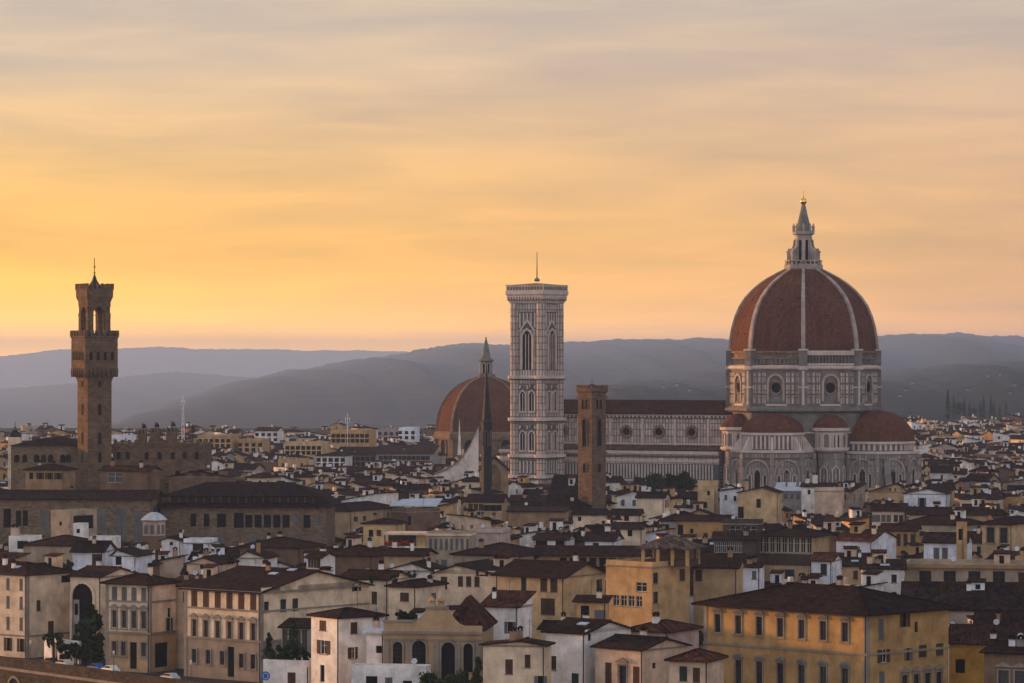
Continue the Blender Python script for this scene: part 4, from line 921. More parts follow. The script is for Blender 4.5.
T('pink plaster house under a broad reddish hipped roof, above the low peach house', 626, 668, 702, 632, 30, 13.6, 'hip', 'pink', 648, pitch=16, tiles='tiles_red', chim=[(.0,-.4,1.1,1.0,'plaster_white')])
T('small pale house with reddish tiled roof tucked against the big yellow palace', 670, 708, 716, 661, 20, 14.2, 'hip', 'peach', 683, d=8, pitch=20, tiles='tiles_red', wins=[('F',1,.36,.36,6,1.2,2.2,'sn'),('F',1,.7,.7,7,1.1,2.2,'s')])
T('big ochre yellow palace with two rows of framed windows and wide dark hipped roof', 713, 867, 960, 613, 45, 20.0, 'hip', 'gold', 683, pitch=15.5, tiles=1, group=G1, over=1.5, trim='stone_trim',
  wins=[('F',7,.085,.87,11,1.25,2.9,'seg'),('F',7,.085,.87,57,1.35,4.0,'seg'),
        ('R',1,.17,.17,7,1.3,3.2,'sg'),('R',1,.46,.46,4,1.2,2.0,'d'),('R',1,.60,.60,13,.8,1.6,'d'),('R',1,.2,.2,38,1.5,2.0,'w',BR),('R',1,.5,.5,39,1.0,1.9,'d'),('R',2,.68,.89,37,1.9,1.9,'s'),('R',1,.18,.18,60,1.3,3,'sg'),('R',4,.46,.88,66,1.5,2.6,'ped')],
  bandpx=[(43,.35,.18,'stone_trim'),(2.2,.4,.6,'wood_frame')], chim=[(.1,.15,.9,1.2,'plaster_grey')])
# -- second row
T('yellow house with brown shuttered windows left of the belvedere house', 497, 564, 607, 577, 32, 16.5, 'gx', 'paleyellow', 640, pitch=16, tiles=1, over=1.0,
  wins=[('F',1,.4,.4,2,1.2,2.6,'sn'),('F',2,.7,.85,2,1.6,2.6,'s'),('F',1,.4,.4,22,1.2,3.4,'s'),('F',1,.76,.76,22,3.2,3.2,'s'),('F',1,.38,.38,50,2,1.4,'d'),('R',1,.85,.85,6,1.0,2.4,'p')], chim=[(.6,.2,.8,1.6,'plaster_white')])
bv = T('tall ochre house with a long ribbon window, carrying the belvedere', 607, 652, 692, 567, 42, 20.0, 'flat', 'yellow', 628, wins=[('F',1,.77,.77,16,2.6,1.7,'w'),('F',4,.22,.72,30,1.5,2.0,'w'),('R',1,.1,.1,6,1.4,2.0,'p'),('R',1,.1,.1,25,1.4,2.2,'p'),('R',1,.8,.8,4,1.6,2.2,'s')])
T('ochre wing with dark brown roof, right of the belvedere house', 694, 737, 744, 568, 12, 19.0, 'sb', 'olive', 600, d=8, pitch=14, tiles=0, wins=[('F',1,.12,.12,2,1.3,2.2,'s')])
T('white house with a lean-to roof between the belvedere house and yellow palace', 737, 760, 766, 567, 12, 18.0, 'sb', 'bluewhite', 582, d=6, pitch=14, tiles=0, wins=[('F',1,.75,.75,4,.9,1.6,'sg')])
T('small yellow-shaded terrace house with wrought balcony left of the belvedere house', 576, 606, 612, 602, 12, 16.0, 'sb', 'yellow', 630, d=3, pitch=12, wins=[('F',1,.3,.3,4,1.5,3,'d'),('F',1,.8,.8,8,2,2.4,'sg')])
T('low cream house with dark gabled roof above the white terrace house', 541, 592, 606, 630, 15, 14.6, 'gx', 'cream', 640, d=7, pitch=13, tiles=1, wins=[('F',1,.18,.18,4,1.0,1.4,'d')])
T('long flat beige building with four square dark windows, behind the yellow palace', 908, 1062, 1070, 569, 10, 18.5, 'flat', 'beige', 590, d=14, wins=[('F',4,.13,.60,3,2.3,3.0,'p'),('F',2,.75,.88,4,1.6,2.6,'s')], bandpx=[(0,.7,1.0,'tan')])
T('long low grey metal-roofed hall in front of the flat beige building', 905, 1062, 1066, 611, 8, 13.4, 'sb', 'beige', 616, d=10, pitch=22, tiles=3, over=.5)
T('ochre building with small dark window below the grey hall at the right edge', 952, 1060, 1070, 645, 12, 13.2, 'sb', 'ochre', 683, d=7, pitch=17, tiles=0, wins=[('F',1,.1,.1,16,1.5,2.2,'d')])
T('cream lean-to house with dark roof between grey hall and ochre building', 978, 1062, 1070, 628, 10, 13.6, 'sb', 'cream', 637, d=6, pitch=16, tiles=0)
T('brown stone house with arched windows in the bottom right corner', 988, 1050, 1060, 655, 25, 15.0, 'gx', 'brown', 683, d=12, pitch=10, tiles=1, wins=[('F',3,.3,.8,17,1.6,3.0,'ped')], chim=[(-.35,-.4,1.0,.9,'plaster_bluewhite'),(-.1,-.4,1.0,.9,'plaster_grey')])
T('brown house whose attic shows a row of pale vertical slats', 758, 812, 834, 536, 22, 19.0, 'hip', 'olive', 578, pitch=14, tiles=0, over=1.4, basepx=(31,'olive'), wins=[('F',9,.06,.95,2,1.1,3.4,'w'),('R',1,.5,.5,33,1,1.6,'d'),('F',1,.6,.6,34,2.2,2.0,'sn')], bandpx=[(30,2.6,.12,'darkbrown')])
T('yellow corner palace with two framed windows at the right edge, under brown hip roof', 984, 1012, 1060, 524, 25, 18.0, 'hip', 'paleyellow', 548, pitch=15, tiles=0, d=22, over=1.0, wins=[('F',2,.28,.72,4,1.9,3.8,'fr')])
T('long low yellow house with a dark roof, left of the yellow corner palace', 910, 988, 994, 515, 8, 15.6, 'gx', 'olive', 527, d=11, pitch=16, tiles=0, wins=[('F',1,.26,.26,3,1.3,1.6,'d'),('F',1,.54,.54,2,1.4,1.2,'d')])
T('cream house with a line of six small windows near the south chapels', 873, 905, 910, 511, 10, 16.4, 'gx', 'cream', 528, d=10, pitch=18, tiles=0, wins=[('F',3,.17,.50,4,1.3,1.9,'sg'),('F',2,.72,.88,4,1.2,1.9,'s'),('F',1,.05,.05,4,1.1,1.9,'sg')])
T('white house with two grey-blue doors near the orange chimney tower', 925, 966, 975, 543, 14, 15.4, 'gx', 'bluewhite', 562, d=12, pitch=17, tiles=0, wins=[('F',2,.3,.5,5,1.4,2.8,'sg')])
T('small white house with narrow balcony door under reddish gabled roof', 838, 872, 884, 541, 30, 16.0, 'gx', 'bluewhite', 556, d=14, pitch=16, tiles='tiles_red', wins=[('F',2,.4,.6,6,1.1,2.2,'sg')])
T('amber lit house with shuttered loggia between two brown roofs right of the slatted attic', 882, 916, 930, 531, 12, 16.2, 'gx', 'gold', 545, d=9, pitch=16, tiles=2, wins=[('F',4,.3,.9,3,1.0,3,'s')])
T('house with a very wide dark roof beside the slim orange chimney tower', 905, 965, 990, 525, 30, 15.0, 'hip', 'beige', 530, pitch=17, tiles=1)
T('slim square amber tower with one tall opening, by the white house at right', 957, 964, 968, 526, 30, 20.0, 'flat', 'yellow', 551, wins=[('F',1,.5,.5,3,1.0,2.6,'d')], cat='tower', name='roof_tower')
T('small white house with reddish roof and green shutters, right of the slatted attic', 812, 832, 842, 561, 20, 16.0, 'gx', 'bluewhite', 577, d=8, pitch=17, tiles='tiles_red', wins=[('F',1,.6,.6,3,1.4,2.4,'sn')])
# -- mid left
T('beige building with a long row of eight tall windows behind the terrace restaurant', 427, 470, 476, 536, 8, 17.0, 'flat', 'beige', 572, d=9, wins=[('F',8,.08,.94,3,.75,2.6,'sg'),('F',2,.2,.4,24,1.4,3.4,'sg')], bandpx=[(0,.5,.3,'cream')])
T('pinkish blank wall house next to the row of eight tall windows', 470, 503, 512, 533, 10, 17.0, 'flat', 'pink', 550, d=10)
T('cream house with two small windows left of the terrace restaurant', 363, 398, 404, 524, 10, 17.0, 'hip', 'paleyellow', 545, d=9, pitch=12, tiles=1, wins=[('F',1,.22,.22,6,1.2,1.8,'d'),('F',1,.45,.45,6,1.2,1.5,'s')])
T('olive house with its left wall glowing orange, behind the terrace restaurant', 333, 350, 395, 511, -62, 17.0, 'hip', 'olive', 529, d=12, pitch=15, tiles=0, wins=[('F',2,.12,.3,6,1.0,1.4,'d'),('F',1,.8,.8,4,1,1.6,'d')])
T('brown block under a broad pale metal canopy above the terrace restaurant', 396, 406, 440, 512, -30, 16.4, 'flat', 'brown', 526, d=8, wins=[('F',1,.1,.1,4,1.0,2.6,'d')])
T('cream house with four brown windows near the foot of the marble tower', 467, 502, 508, 502, 8, 15.6, 'gx', 'paleyellow', 512, d=12, pitch=17, tiles=0, wins=[('F',3,.1,.4,2,1.4,2.0,'s'),('F',3,.55,.9,3,1.0,1.8,'d')])
T('long orange brown wall under the grey-brown hall roof, in front of the nave', 508, 565, 572, 512, 8, 15.0, 'sb', 'tan', 526, d=8, pitch=6, tiles=0)
T('tall hall with a big plain grey-brown roof just in front of the brick tower', 545, 590, 600, 508, 10, 14.0, 'sb', 'brown', 511, d=20, pitch=24, tiles=3)
T('glazed dark blue roof studio beside the grey-brown hall', 510, 543, 547, 502, 6, 16.2, 'sb', 'darkbrown', 512, d=6, pitch=14, tiles=0, wins=[('F',6,.09,.91,2,1.6,2.8,'p')])
T('cream blank house with white gable and dark windows, right of the brick tower', 637, 664, 674, 498, 12, 17.0, 'gx', 'cream', 510, d=10, pitch=15, tiles=1, wins=[('R',2,.3,.7,2,1.2,2.6,'d')])
T('slim pale yellow tower house with a tiny window in front of the nave', 698, 714, 718, 484, 15, 19.0, 'flat', 'paleyellow', 506, d=6, wins=[('F',1,.66,.66,7,1.0,1.4,'d'),('F',1,.4,.4,18,1.8,2.0,'d')], cat='tower house')
T('mustard gabled house with a dark door below the south chapel', 738, 778, 784, 493, 10, 17.0, 'gy', 'paleyellow', 520, d=12, pitch=14, ru=.62, tiles=0, wins=[('F',1,.52,.52,6,1.4,2.8,'d'),('F',1,.08,.08,14,1.8,3.6,'d')], chim=[(-.6,-.5,1.2,2.6,'plaster_yellow')])
T('white-blue plaster house left of the mustard gable', 720, 740, 744, 491, 10, 17.0, 'sr', 'bluewhite', 512, d=8, pitch=7, tiles=1, wins=[('F',1,.3,.3,4,.9,1.6,'sg'),('F',1,.75,.75,5,.9,1.6,'d')])
T('sunlit peach house with a blank wall below the small exedra', 815, 842, 848, 491, 10, 17.0, 'flat', 'peach', 512, d=9)
T('house with a checkered light and dark tile roof below the south chapel', 776, 802, 808, 491, 10, 15.2, 'sb', 'grey', 504, d=10, pitch=12, tiles='zinc', wins=[('F',4,.15,.85,3,1.2,1.8,'w')])
T('white stepped house with a small tower at the foot of the small exedra', 802, 832, 838, 487, 12, 17.4, 'gx', 'white', 500, d=8, pitch=13, tiles=1, wins=[('F',1,.25,.25,3,.9,1.5,'d'),('F',1,.8,.8,3,1.2,2.2,'d')], chim=[(-.2,0,1.6,2.6,'plaster_white'),(-.7,0,1.3,1.4,'plaster_white')])
T('mustard gable with one round dark window before the east chapel', 869, 908, 914, 492, 12, 16.4, 'gy', 'olive', 498, d=12, pitch=20, tiles=0, ru=.7, wins=[('F',1,.62,.62,-4,1.1,1.1,'d')])
T('blue-white gabled house with one dark door, right of the round-window mustard gable', 905, 947, 952, 494, 12, 16.4, 'gy', 'bluewhite', 512, d=11, pitch=14, tiles=1, ru=.55, wins=[('F',1,.42,.42,4,1.3,3.0,'d'),('F',3,.05,.25,12,.9,1.8,'sg')])
T('golden yellow house with small low windows, left of the timber attic house', 676, 724, 730, 521, 8, 17.6, 'gx', 'gold', 538, d=9, pitch=12, tiles=0, wins=[('F',1,.1,.1,4,1.4,2.6,'d'),('F',1,.33,.33,8,.8,1.2,'d'),('F',2,.62,.8,12,1.2,1.0,'s')])
T('dark timber attic house with pale lattice panels, right of the yellow low-windowed house', 724, 760, 768, 524, 10, 18.2, 'flat', 'darkbrown', 538, d=8, wins=[('F',2,.32,.75,2,2.9,2.4,'w')])
T('house with a glowing row of roof-terrace columns below the timber attic', 714, 758, 766, 540, 8, 18.2, 'sb', 'darkbrown', 556, d=5, pitch=14, tiles=0, wins=[('F',7,.06,.6,2,.8,2.4,'w')])
T('white house with two big dark window bays below the brick tower', 535, 567, 576, 540, 12, 16.6, 'gx', 'white', 556, d=9, pitch=13, tiles=0, wins=[('F',1,.2,.2,1,2.8,2.2,'d'),('F',1,.78,.78,1,2.2,2.4,'d')])
T('bluish white house with a slit window and a small cypress beside it', 585, 614, 620, 541, 12, 16.6, 'gx', 'bluewhite', 554, d=10, pitch=17, tiles=0, wins=[('F',1,.38,.38,2,.7,1.8,'d')], chim=[(.2,.4,1.2,1.8,'plaster_white')])
T('long house under a very wide low brown roof above the yellow shuttered house', 535, 648, 652, 556, 5, 16.0, 'gx', 'tan', 574, d=13, pitch=13, tiles=0, wins=[('F',9,.25,.95,2,1.5,2.6,'d')])
T('peach-white rooftop house with two shadowed bays right of the brick tower', 612, 642, 650, 529, 8, 16.4, 'gx', 'cream', 536, d=9, pitch=14, tiles=0, wins=[('F',2,.2,.6,1,1.2,1.6,'d')])
T('long cream house with a lean-to dark roof at the foot of the brick tower', 573, 640, 646, 515, 6, 15.4, 'gx', 'cream', 522, d=10, pitch=13, tiles=0, wins=[('F',3,.55,.8,1,1.4,1.4,'d'),('F',1,.1,.1,2,1,1.2,'d')])
# -- left: roofs between the long palaces and the river
T('white house with tall blank blue-white side and broad dark roof, above the arched loggia', 72, 103, 107, 552, 6, 16.4, 'gx', 'bluewhite', 569, d=12, pitch=17, tiles=0, wins=[('F',1,.8,.8,2,2.2,3.4,'s')])
T('slim white wall house with stepped top beside the blank blue-white house', 88, 112, 116, 541, 10, 17.4, 'flat', 'white', 566, d=7)
T('white curved gable house left of the pedimented palace roof', 112, 136, 148, 556, 14, 16.2, 'gy', 'bluewhite', 572, d=10, pitch=20, ru=.25, tiles=0, wins=[('F',1,.25,.25,0,1.4,2.0,'d')])
T('boxy beige roof house with one tiny window and dark glazed side', 49, 70, 93, 514, 35, 20.0, 'flat', 'beige', 536, wins=[('F',1,.5,.5,8,.9,1.0,'d'),('R',1,.5,.5,2,7.5,3.4,'d')])
T('narrow white chimney-like tower house with a dark top window', 73, 84, 88, 527, 12, 18.2, 'flat', 'white', 541, d=3.4, wins=[('F',1,.45,.45,2,.9,1.0,'d')], cat='tower house')
T('white house with one round window right of the pink turret', 161, 181, 186, 541, 10, 16.4, 'gy', 'bluewhite', 552, d=10, pitch=16, tiles=0, ru=.4, wins=[('F',1,.5,.5,1,.8,.8,'d')])
T('white rooftop house with blue glazed dormer, above the long cream palace', 183, 210, 216, 543, 10, 16.4, 'flat', 'bluewhite', 551, d=7, wins=[('F',1,.55,.55,1,2.6,1.6,'p')])
T('sunlit cream gable wall just behind the long cream palace roof', 186, 220, 228, 564, 14, 15.6, 'gy', 'peach', 572, d=11, pitch=18, tiles=0, wins=[('F',1,.45,.45,1,.8,.9,'d')])
T('white double gable behind the long cream palace, topped by an amber chimney', 238, 266, 272, 558, 10, 16.0, 'gy', 'white', 568, d=10, pitch=22, tiles=0, ru=.35, chim=[(.2,-.4,.8,1.8,'plaster_gold')])
T('half-lit house with amber louvred dormer and white gable, right of the double gable', 306, 321, 334, 558, 30, 16.8, 'gx', 'white', 570, pitch=18, tiles=0, wins=[('F',4,.2,.8,1,.7,1.8,'s')])
T('brown house under broad dark roof in front of the long brown palace', 238, 300, 320, 548, 20, 15.2, 'hip', 'brown', 556, pitch=15, tiles=1)
T('large dark-roofed house in front of the terrace restaurant', 320, 372, 396, 556, 25, 15.0, 'hip', 'brown', 566, pitch=16, tiles=0, extra=[('dish',.3,.2),('aerial',-.2,0)], chim=[(.3,.2,.9,1.4,'plaster_white')])
T('dark house with wide brown roof below the terrace restaurant', 384, 424, 440, 556, 15, 16.2, 'gx', 'olive', 572, d=9, pitch=13, tiles=0, chim=[(.2,-.3,.7,1.6,'plaster_white')])
T('wide brown roofed house right below the pinkish blank wall', 452, 520, 560, 556, 25, 14.6, 'hip', 'beige', 562, pitch=15, tiles=1, d=16)
T('low house with long red-brown roof behind the slim white wall house', 20, 74, 100, 546, 25, 15.8, 'hip', 'beige', 554, pitch=15, tiles=0)
T('cream house with big dark square opening near the left edge', 8, 32, 40, 540, 12, 15.6, 'flat', 'white', 551, d=7, wins=[('F',1,.6,.6,1,2.8,1.9,'d')], chim=[(-.75,-.3,1.8,2.6,'plaster_peach')])
# -- long palaces at left
T('long brown stone palace with tall grey windows, below the crenellated palace', -40, 152, 160, 499, 3, 22.0, 'gx', 'sandstone', 540, d=16, pitch=12, tiles=0, over=1.2, group='long brown palaces', cat='palace', name='palace',
  wins=[('F',1,.24,.24,10,2,5,'d'),('F',2,.30,.335,12,1.4,4,'d'),('F',1,.44,.44,11,2,5.5,'sg'),('F',1,.53,.53,9,1.9,3,'sg'),('F',2,.595,.65,9,1.6,3.4,'sg'),('F',1,.735,.735,10,2.4,6,'sg'),('F',1,.84,.84,10,2.8,9,'sg'),('F',1,.93,.93,12,2.0,8,'sg')])
lp = T('long brown stone palace with a deep dark attic loggia, right of the tall-windowed palace', 159, 326, 334, 511, 4, 18.6, 'flat', 'sandstone', 545, d=20, group='long brown palaces', cat='palace', name='palace',
  wins=[('F',2,.20,.28,3,1.5,3.4,'d'),('F',1,.37,.37,3,2.4,3.6,'d'),('F',1,.475,.475,2,2.6,4,'d'),('F',5,.535,.76,4,1.9,3.4,'d'),('F',1,.82,.82,4,1.6,3,'sg'),('F',1,.885,.885,4,1.8,3.4,'d'),('F',1,.96,.96,4,1.4,3,'sg'),('F',3,.36,.8,24,2.4,3,'sg'),('F',2,.1,.24,25,2,3,'sg')])
# -- far left and centre landmarks of the middle distance
T('low dark house with white square opening at the foot of the crenellated tower', 98, 150, 166, 471, 18, 27.6, 'gx', 'brown', 486, d=7, pitch=16, tiles=2, wins=[('F',1,.3,.3,2,4.6,2.8,'w')])
T('low brown hip-roofed house left of the crenellated tower, above the long palace roof', 24, 64, 74, 470, 14, 27.7, 'hip', 'tan', 486, d=9, pitch=15, tiles=0, wins=[('F',4,.15,.85,3,1.2,1.8,'d')])
T('wide brown gabled hall right of the crenellated tower', 168, 228, 232, 477, 6, 25.0, 'gy', 'brown', 487, d=10, pitch=11, tiles=0, wins=[('F',4,.15,.8,-6,1.4,1.8,'d')])
for (lab, xa, xb, ye, h, wl, roof) in (
  ('plain golden block with a white colonnade, far off beyond the crenellated palace', 197, 231, 437, 22, 'yellow', 'flat'),
  ('big blank golden block with dark stained wall beside the thin mast', 330, 370, 432, 24, 'yellow', 'flat'),
  ('tall pale apartment tower, whitest of the far blocks beside the smaller dome', 399, 414, 429, 22, 'bluewhite', 'flat'),
  ('grey-blue slab block with rows of balconies beside the whitest tower', 378, 399, 430, 21, 'grey', 'flat'),
  ('sunlit yellow house row beneath the light blue canopies', 284, 322, 444, 20, 'paleyellow', 'flat'),
  ('golden yellow block left of the light blue canopies', 238, 262, 441, 20, 'yellow', 'flat'),
  ('long low glass-sided market hall left of the smaller dome', 376, 432, 454, 17, 'grey', 'sb'),
  ('low dark brown warehouse with plain wall beside the glass-sided market hall', 334, 376, 455, 13.5, 'brown', 'sb'),
  ('white house with grey roof and balcony columns under the golden block', 316, 345, 456, 16, 'white', 'hip'),
  ('white factory hall with long pale roof on the far plain', 255, 277, 431, 21, 'white', 'gx')):
    n = max(3, int((xb-xa)/5))
    T(lab, xa, xb, xb+5, ye, 8, h, roof, wl, ye+8, d=18, pitch=10, tiles=0, wins=[('F',n,.08,.92,2,2.0,1.8,'d' if wl!='grey' else 'p'),('F',n,.08,.92,7,2.0,1.8,'d' if wl!='grey' else 'p')])
# ---------------------------------------------------------------- brown stone church in the front row
EXTRA_FP = []
DK = 562.0; sK = F/DK; zc = lambda py: Z(py, DK); xc = lambda px: X(px,DK)-X(432.5,DK)
ch = thing('church', 'brown stone church front with curved parapet, paired pinnacles and four arched windows', 'church', (X(432.5,DK),DK,0), R(-6))
m = MB(); l_, r_ = xc(383), xc(482)
m.slab([(l_,0),(l_,zc(622)),(xc(413),zc(622)),(xc(416),zc(621)),(xc(420),zc(617.5)),(xc(424),zc(613)),(xc(426),zc(609)),(xc(447),zc(608)),(xc(450),zc(613)),(xc(454),zc(619)),(xc(459),zc(624)),(xc(464),zc(626)),(r_,zc(626)),(r_,0)],0,1.2,'facade_orange'); fw = m.build('facade', ch)
m = MB(); m.box(l_-.25,r_+.25,-.55,-.005,zc(634),zc(631.5),'stone_trim'); m.box(l_-.1,r_+.1,-.3,-.005,zc(640.5),zc(639),'stone_trim'); m.build('cornice', fw)
m = MB(); m.box(l_-.2,xc(414),-.3,1.4,zc(622),zc(620.6),'stone_trim'); m.box(xc(425),xc(448),-.3,1.4,zc(608.6),zc(606.4),'stone_trim'); m.build('coping', fw)
for px in (431.5,441):
    m = MB(); m.box(xc(px)-.5,xc(px)+.5,.1,1.1,zc(606.4),zc(603),'facade_orange'); m.lathe([(.35,zc(603)),(.62,zc(601)),(.5,zc(599.5)),(.2,zc(597.5)),(.03,zc(595))],8,'facade_orange',0,(xc(px),.6)); m.build('pinnacle', fw)
for px in (386,408,436.5,458,479):
    m = MB(); m.box(xc(px)-.45,xc(px)+.45,-.22,-.005,0,zc(640.5),'stone_trim'); m.build('pilaster', fw)
for px, wd, t_, b_ in ((397.5,1.5,642,673),(419,2.2,640.5,675),(448.5,2.2,642,680),(468.5,1.5,643,672)):
    m = MB(); arched(m, wd, zc(t_)-zc(b_), .32, .3, 'stone_trim', 'dark', cx=xc(px), cz=zc(b_))
    if px < 430:
        for i in range(1,4): m.box(xc(px)-wd/2+wd*i/4-.05,xc(px)-wd/2+wd*i/4+.05,-.12,-.05,zc(b_),zc(t_)-wd*.3,'iron')
        for i in range(1,7): z = zc(b_)+(zc(t_)-zc(b_)-wd*.3)*i/7; m.box(xc(px)-wd/2,xc(px)+wd/2,-.14,-.05,z-.05,z+.05,'iron')
    m.build('arched_window', fw)
m = MB(); m.box(l_+.3,r_-.3,1.2,20,0,zc(632),'facade_orange'); m.build('nave_wall', ch)
m = MB(); q = [(l_-.2,1.3,zc(632)),(r_+.4,1.3,zc(632)),(r_+.4,20.5,zc(632)),(l_-.2,20.5,zc(632))]; rg = [(xc(458),7,zc(603)),(xc(458),14,zc(603))]
lo = [(xc(440),1.3,zc(630)),(r_+.4,1.3,zc(630)),(r_+.4,20.5,zc(630)),(xc(440),20.5,zc(630))]
poly_shell(m, [[lo[0],lo[1],(xc(461),7,zc(600))],[lo[1],lo[2],(xc(461),14,zc(600)),(xc(461),7,zc(600))],[lo[2],lo[3],(xc(461),14,zc(600))],[lo[3],lo[0],(xc(461),7,zc(600)),(xc(461),14,zc(600))]], .25, 'tiles_2'); m.build('roof', ch)
m = MB(); poly_shell(m, [[(l_,1.3,zc(628)),(xc(439),1.3,zc(628)),(xc(439),20,zc(628)),(l_,20,zc(628))]], .2, 'paving'); m.build('terrace', ch)
EXTRA_FP.append(obb((X(432.5,DK)+1,DK+10.5), R(6), 18, 23))
# ---------------------------------------------------------------- lantern turret between the left roofs
Dk = 896.0; zq = lambda py: Z(py, Dk)
tt = thing('roof_turret', 'square pinkish turret with grey-blue domed cap above the left roofs', 'turret', (X(154,Dk),Dk,0), R(-30))
m = MB(); m.box(-2.2,2.2,-2.2,2.2,0,zq(535.5),'brown'); m.build('base', tt)
m = MB(); m.box(-2.05,2.05,-2.05,2.05,zq(535.5),zq(521),'pink'); m.box(-2.3,2.3,-2.3,2.3,zq(521.5),zq(520),'stone_trim'); tb = m.build('wall', tt)
for k in range(4):
    for x in (-.95,.95):
        m = MB(); m.T = Matrix.Rotation(R(90*k),4,'Z') @ Matrix.Translation((0,-2.05,0)); arched(m,.95,2.4,.15,.12,'stone_trim','shutter_grey',cx=x,cz=zq(534)); m.T = Matrix.Identity(4); m.build('window', tb)
m = MB(); m.rings([[(s*q,t*q,z) for s,t in ((-1,-1),(1,-1),(1,1),(-1,1))] for q,z in ((2.5,zq(520)),(1.9,zq(516.5)),(1.1,zq(513.5)),(.45,zq(512)))],'zinc'); m.lathe([(.55,zq(512)),(.5,zq(509)),(.1,zq(505.5))],8,'lead'); m.build('cap_roof', tt)
EXTRA_FP.append(obb((X(154,Dk),Dk), R(30), 5, 5))
# ---------------------------------------------------------------- attic loggia and roof of the long palace
loc, a, w, d, h, D_, s_ = lp
at = None
for o in COL.objects:
    if o.get('label','').startswith('long brown stone palace with a deep dark attic'): at = o
m = MB(); m.box(-w/2-1.6,w/2+1.6,-d/2-1.6,d/2+1.6,h+.95,h+1.35,'tiles_1'); m.rings([[(-w/2-1.5,-d/2-1.5,h+1.35),(w/2+1.5,-d/2-1.5,h+1.35),(w/2+1.5,d/2+1.5,h+1.35),(-w/2-1.5,d/2+1.5,h+1.35)],[(-w/2+1.5,-d/2+1.5,h+2.1),(w/2-1.5,-d/2+1.5,h+2.1),(w/2-1.5,d/2-1.5,h+2.1),(-w/2+1.5,d/2-1.5,h+2.1)]],'tiles_1'); m.build('lower_roof', at)
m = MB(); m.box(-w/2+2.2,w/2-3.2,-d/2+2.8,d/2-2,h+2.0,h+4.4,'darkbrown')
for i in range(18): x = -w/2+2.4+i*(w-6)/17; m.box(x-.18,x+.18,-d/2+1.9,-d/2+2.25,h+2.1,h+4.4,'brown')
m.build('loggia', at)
m = MB(); tp_, _, _ = roof_tops('hip', w-3, d-1, h+4.4, 17, 1.4); poly_shell(m, tp_, .25, 'tiles_1'); m.build('upper_roof', at)
# ---------------------------------------------------------------- belvedere pavilion on the tall ochre house
loc, a, w, d, h, D_, s_ = bv[0], bv[1], bv[2], bv[3], bv[4], bv[5], bv[6]
be = thing('belvedere', 'open roof pavilion with a low pyramid roof on the tall ochre house', 'pavilion', (X(671,D_+6),D_+7,h), R(-20))
m = MB()
hx, hy = 4.3, 3.4
m.box(-hx,hx,-hy,hy,.9,1.1,'darkbrown')
for s in (-1,1):
    m.box(-hx,hx,s*hy-.1,s*hy+.1,.0,1.0,'darkbrown'); m.box(s*hx-.1,s*hx+.1,-hy,hy,0,1.0,'darkbrown')
m.build('parapet', be)
for x in (-hx,-hx/3,hx/3,hx):
    for y in (-hy,hy):
        m = MB(); m.box(x-.3,x+.3,y-.3,y+.3,0,3.4,'yellow'); m.build('post', be)
m = MB(); m.box(-hx+1,hx-.6,.2,hy-.5,1.1,3.3,'brown'); m.build('inner_room', be)
m = MB(); poly_shell(m, [[(-hx-1.3,-hy-1.3,3.4),(hx+1.3,-hy-1.3,3.4),(.6,0,5.6),(-.6,0,5.6)],[(hx+1.3,-hy-1.3,3.4),(hx+1.3,hy+1.3,3.4),(.6,0,5.6)],[(hx+1.3,hy+1.3,3.4),(-hx-1.3,hy+1.3,3.4),(-.6,0,5.6),(.6,0,5.6)],[(-hx-1.3,hy+1.3,3.4),(-hx-1.3,-hy-1.3,3.4),(-.6,0,5.6)]], .25, 'tiles_grey'); m.build('roof', be)
# ---------------------------------------------------------------- roof terrace restaurant with geraniums
Dr = 838.0; zr_ = lambda py: Z(py, Dr); xr_ = lambda px: X(px,Dr)-X(404,Dr)
rs = thing('terrace_restaurant', 'cream rooftop restaurant with red geraniums along its shaded open terrace', 'restaurant', (X(404,Dr),Dr,0), R(-8))
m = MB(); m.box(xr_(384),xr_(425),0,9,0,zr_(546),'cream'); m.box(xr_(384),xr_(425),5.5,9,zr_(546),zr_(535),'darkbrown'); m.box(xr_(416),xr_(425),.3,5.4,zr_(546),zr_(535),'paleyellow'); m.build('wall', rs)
m = MB(); m.box(xr_(383),xr_(426),-.3,9.2,zr_(535),zr_(533),'cream'); m.build('flat_roof', rs)
m = MB(); m.box(xr_(384),xr_(416),-.1,.3,zr_(546),zr_(544.4),'darkbrown'); m.build('planter', rs)
rg2 = random.Random(5)
m = MB()
for i in range(150):
    x = rg2.uniform(xr_(384.5),xr_(415.5)); z = zr_(544.4)+rg2.uniform(0,.7); y = rg2.uniform(-.3,.4); q = .16
    m.box(x-q,x+q,y-q,y+q,z-q,z+q,'red_flower' if rg2.random() < .6 else 'leaf')
m.build('geraniums', rs)
for px in (384.5,392,400,408,415.5):
    m = MB(); m.box(xr_(px)-.12,xr_(px)+.12,-.05,.2,zr_(545),zr_(535),'iron'); m.build('post', rs)
EXTRA_FP.append(obb((X(404,Dr)+.6,Dr+4.6), R(8), 12, 11))
# pale flat canopy
Dq = 985.0
cq = thing('metal_canopy', 'broad pale metal canopy lying over the roofs behind the terrace restaurant', 'canopy', (X(416,Dq),Dq,0), R(-10))
w_ = 48*Dq/F/2
m = MB(); m.rings([[(-w_,-4,Z(506,Dq)),(w_,-4,Z(506,Dq)),(w_*.93,7,Z(500,Dq)),(-w_*.8,7,Z(501,Dq))],[(-w_,-4,Z(505,Dq)),(w_,-4,Z(505,Dq)),(w_*.93,7,Z(499,Dq)),(-w_*.8,7,Z(500,Dq))]],'zinc'); m.build('canopy_sheet', cq)
for s in (-1,1):
    m = MB(); m.box(s*w_*.8-.15,s*w_*.8+.15,-3,-2.7,0,Z(506,Dq),'iron'); m.build('post', cq)
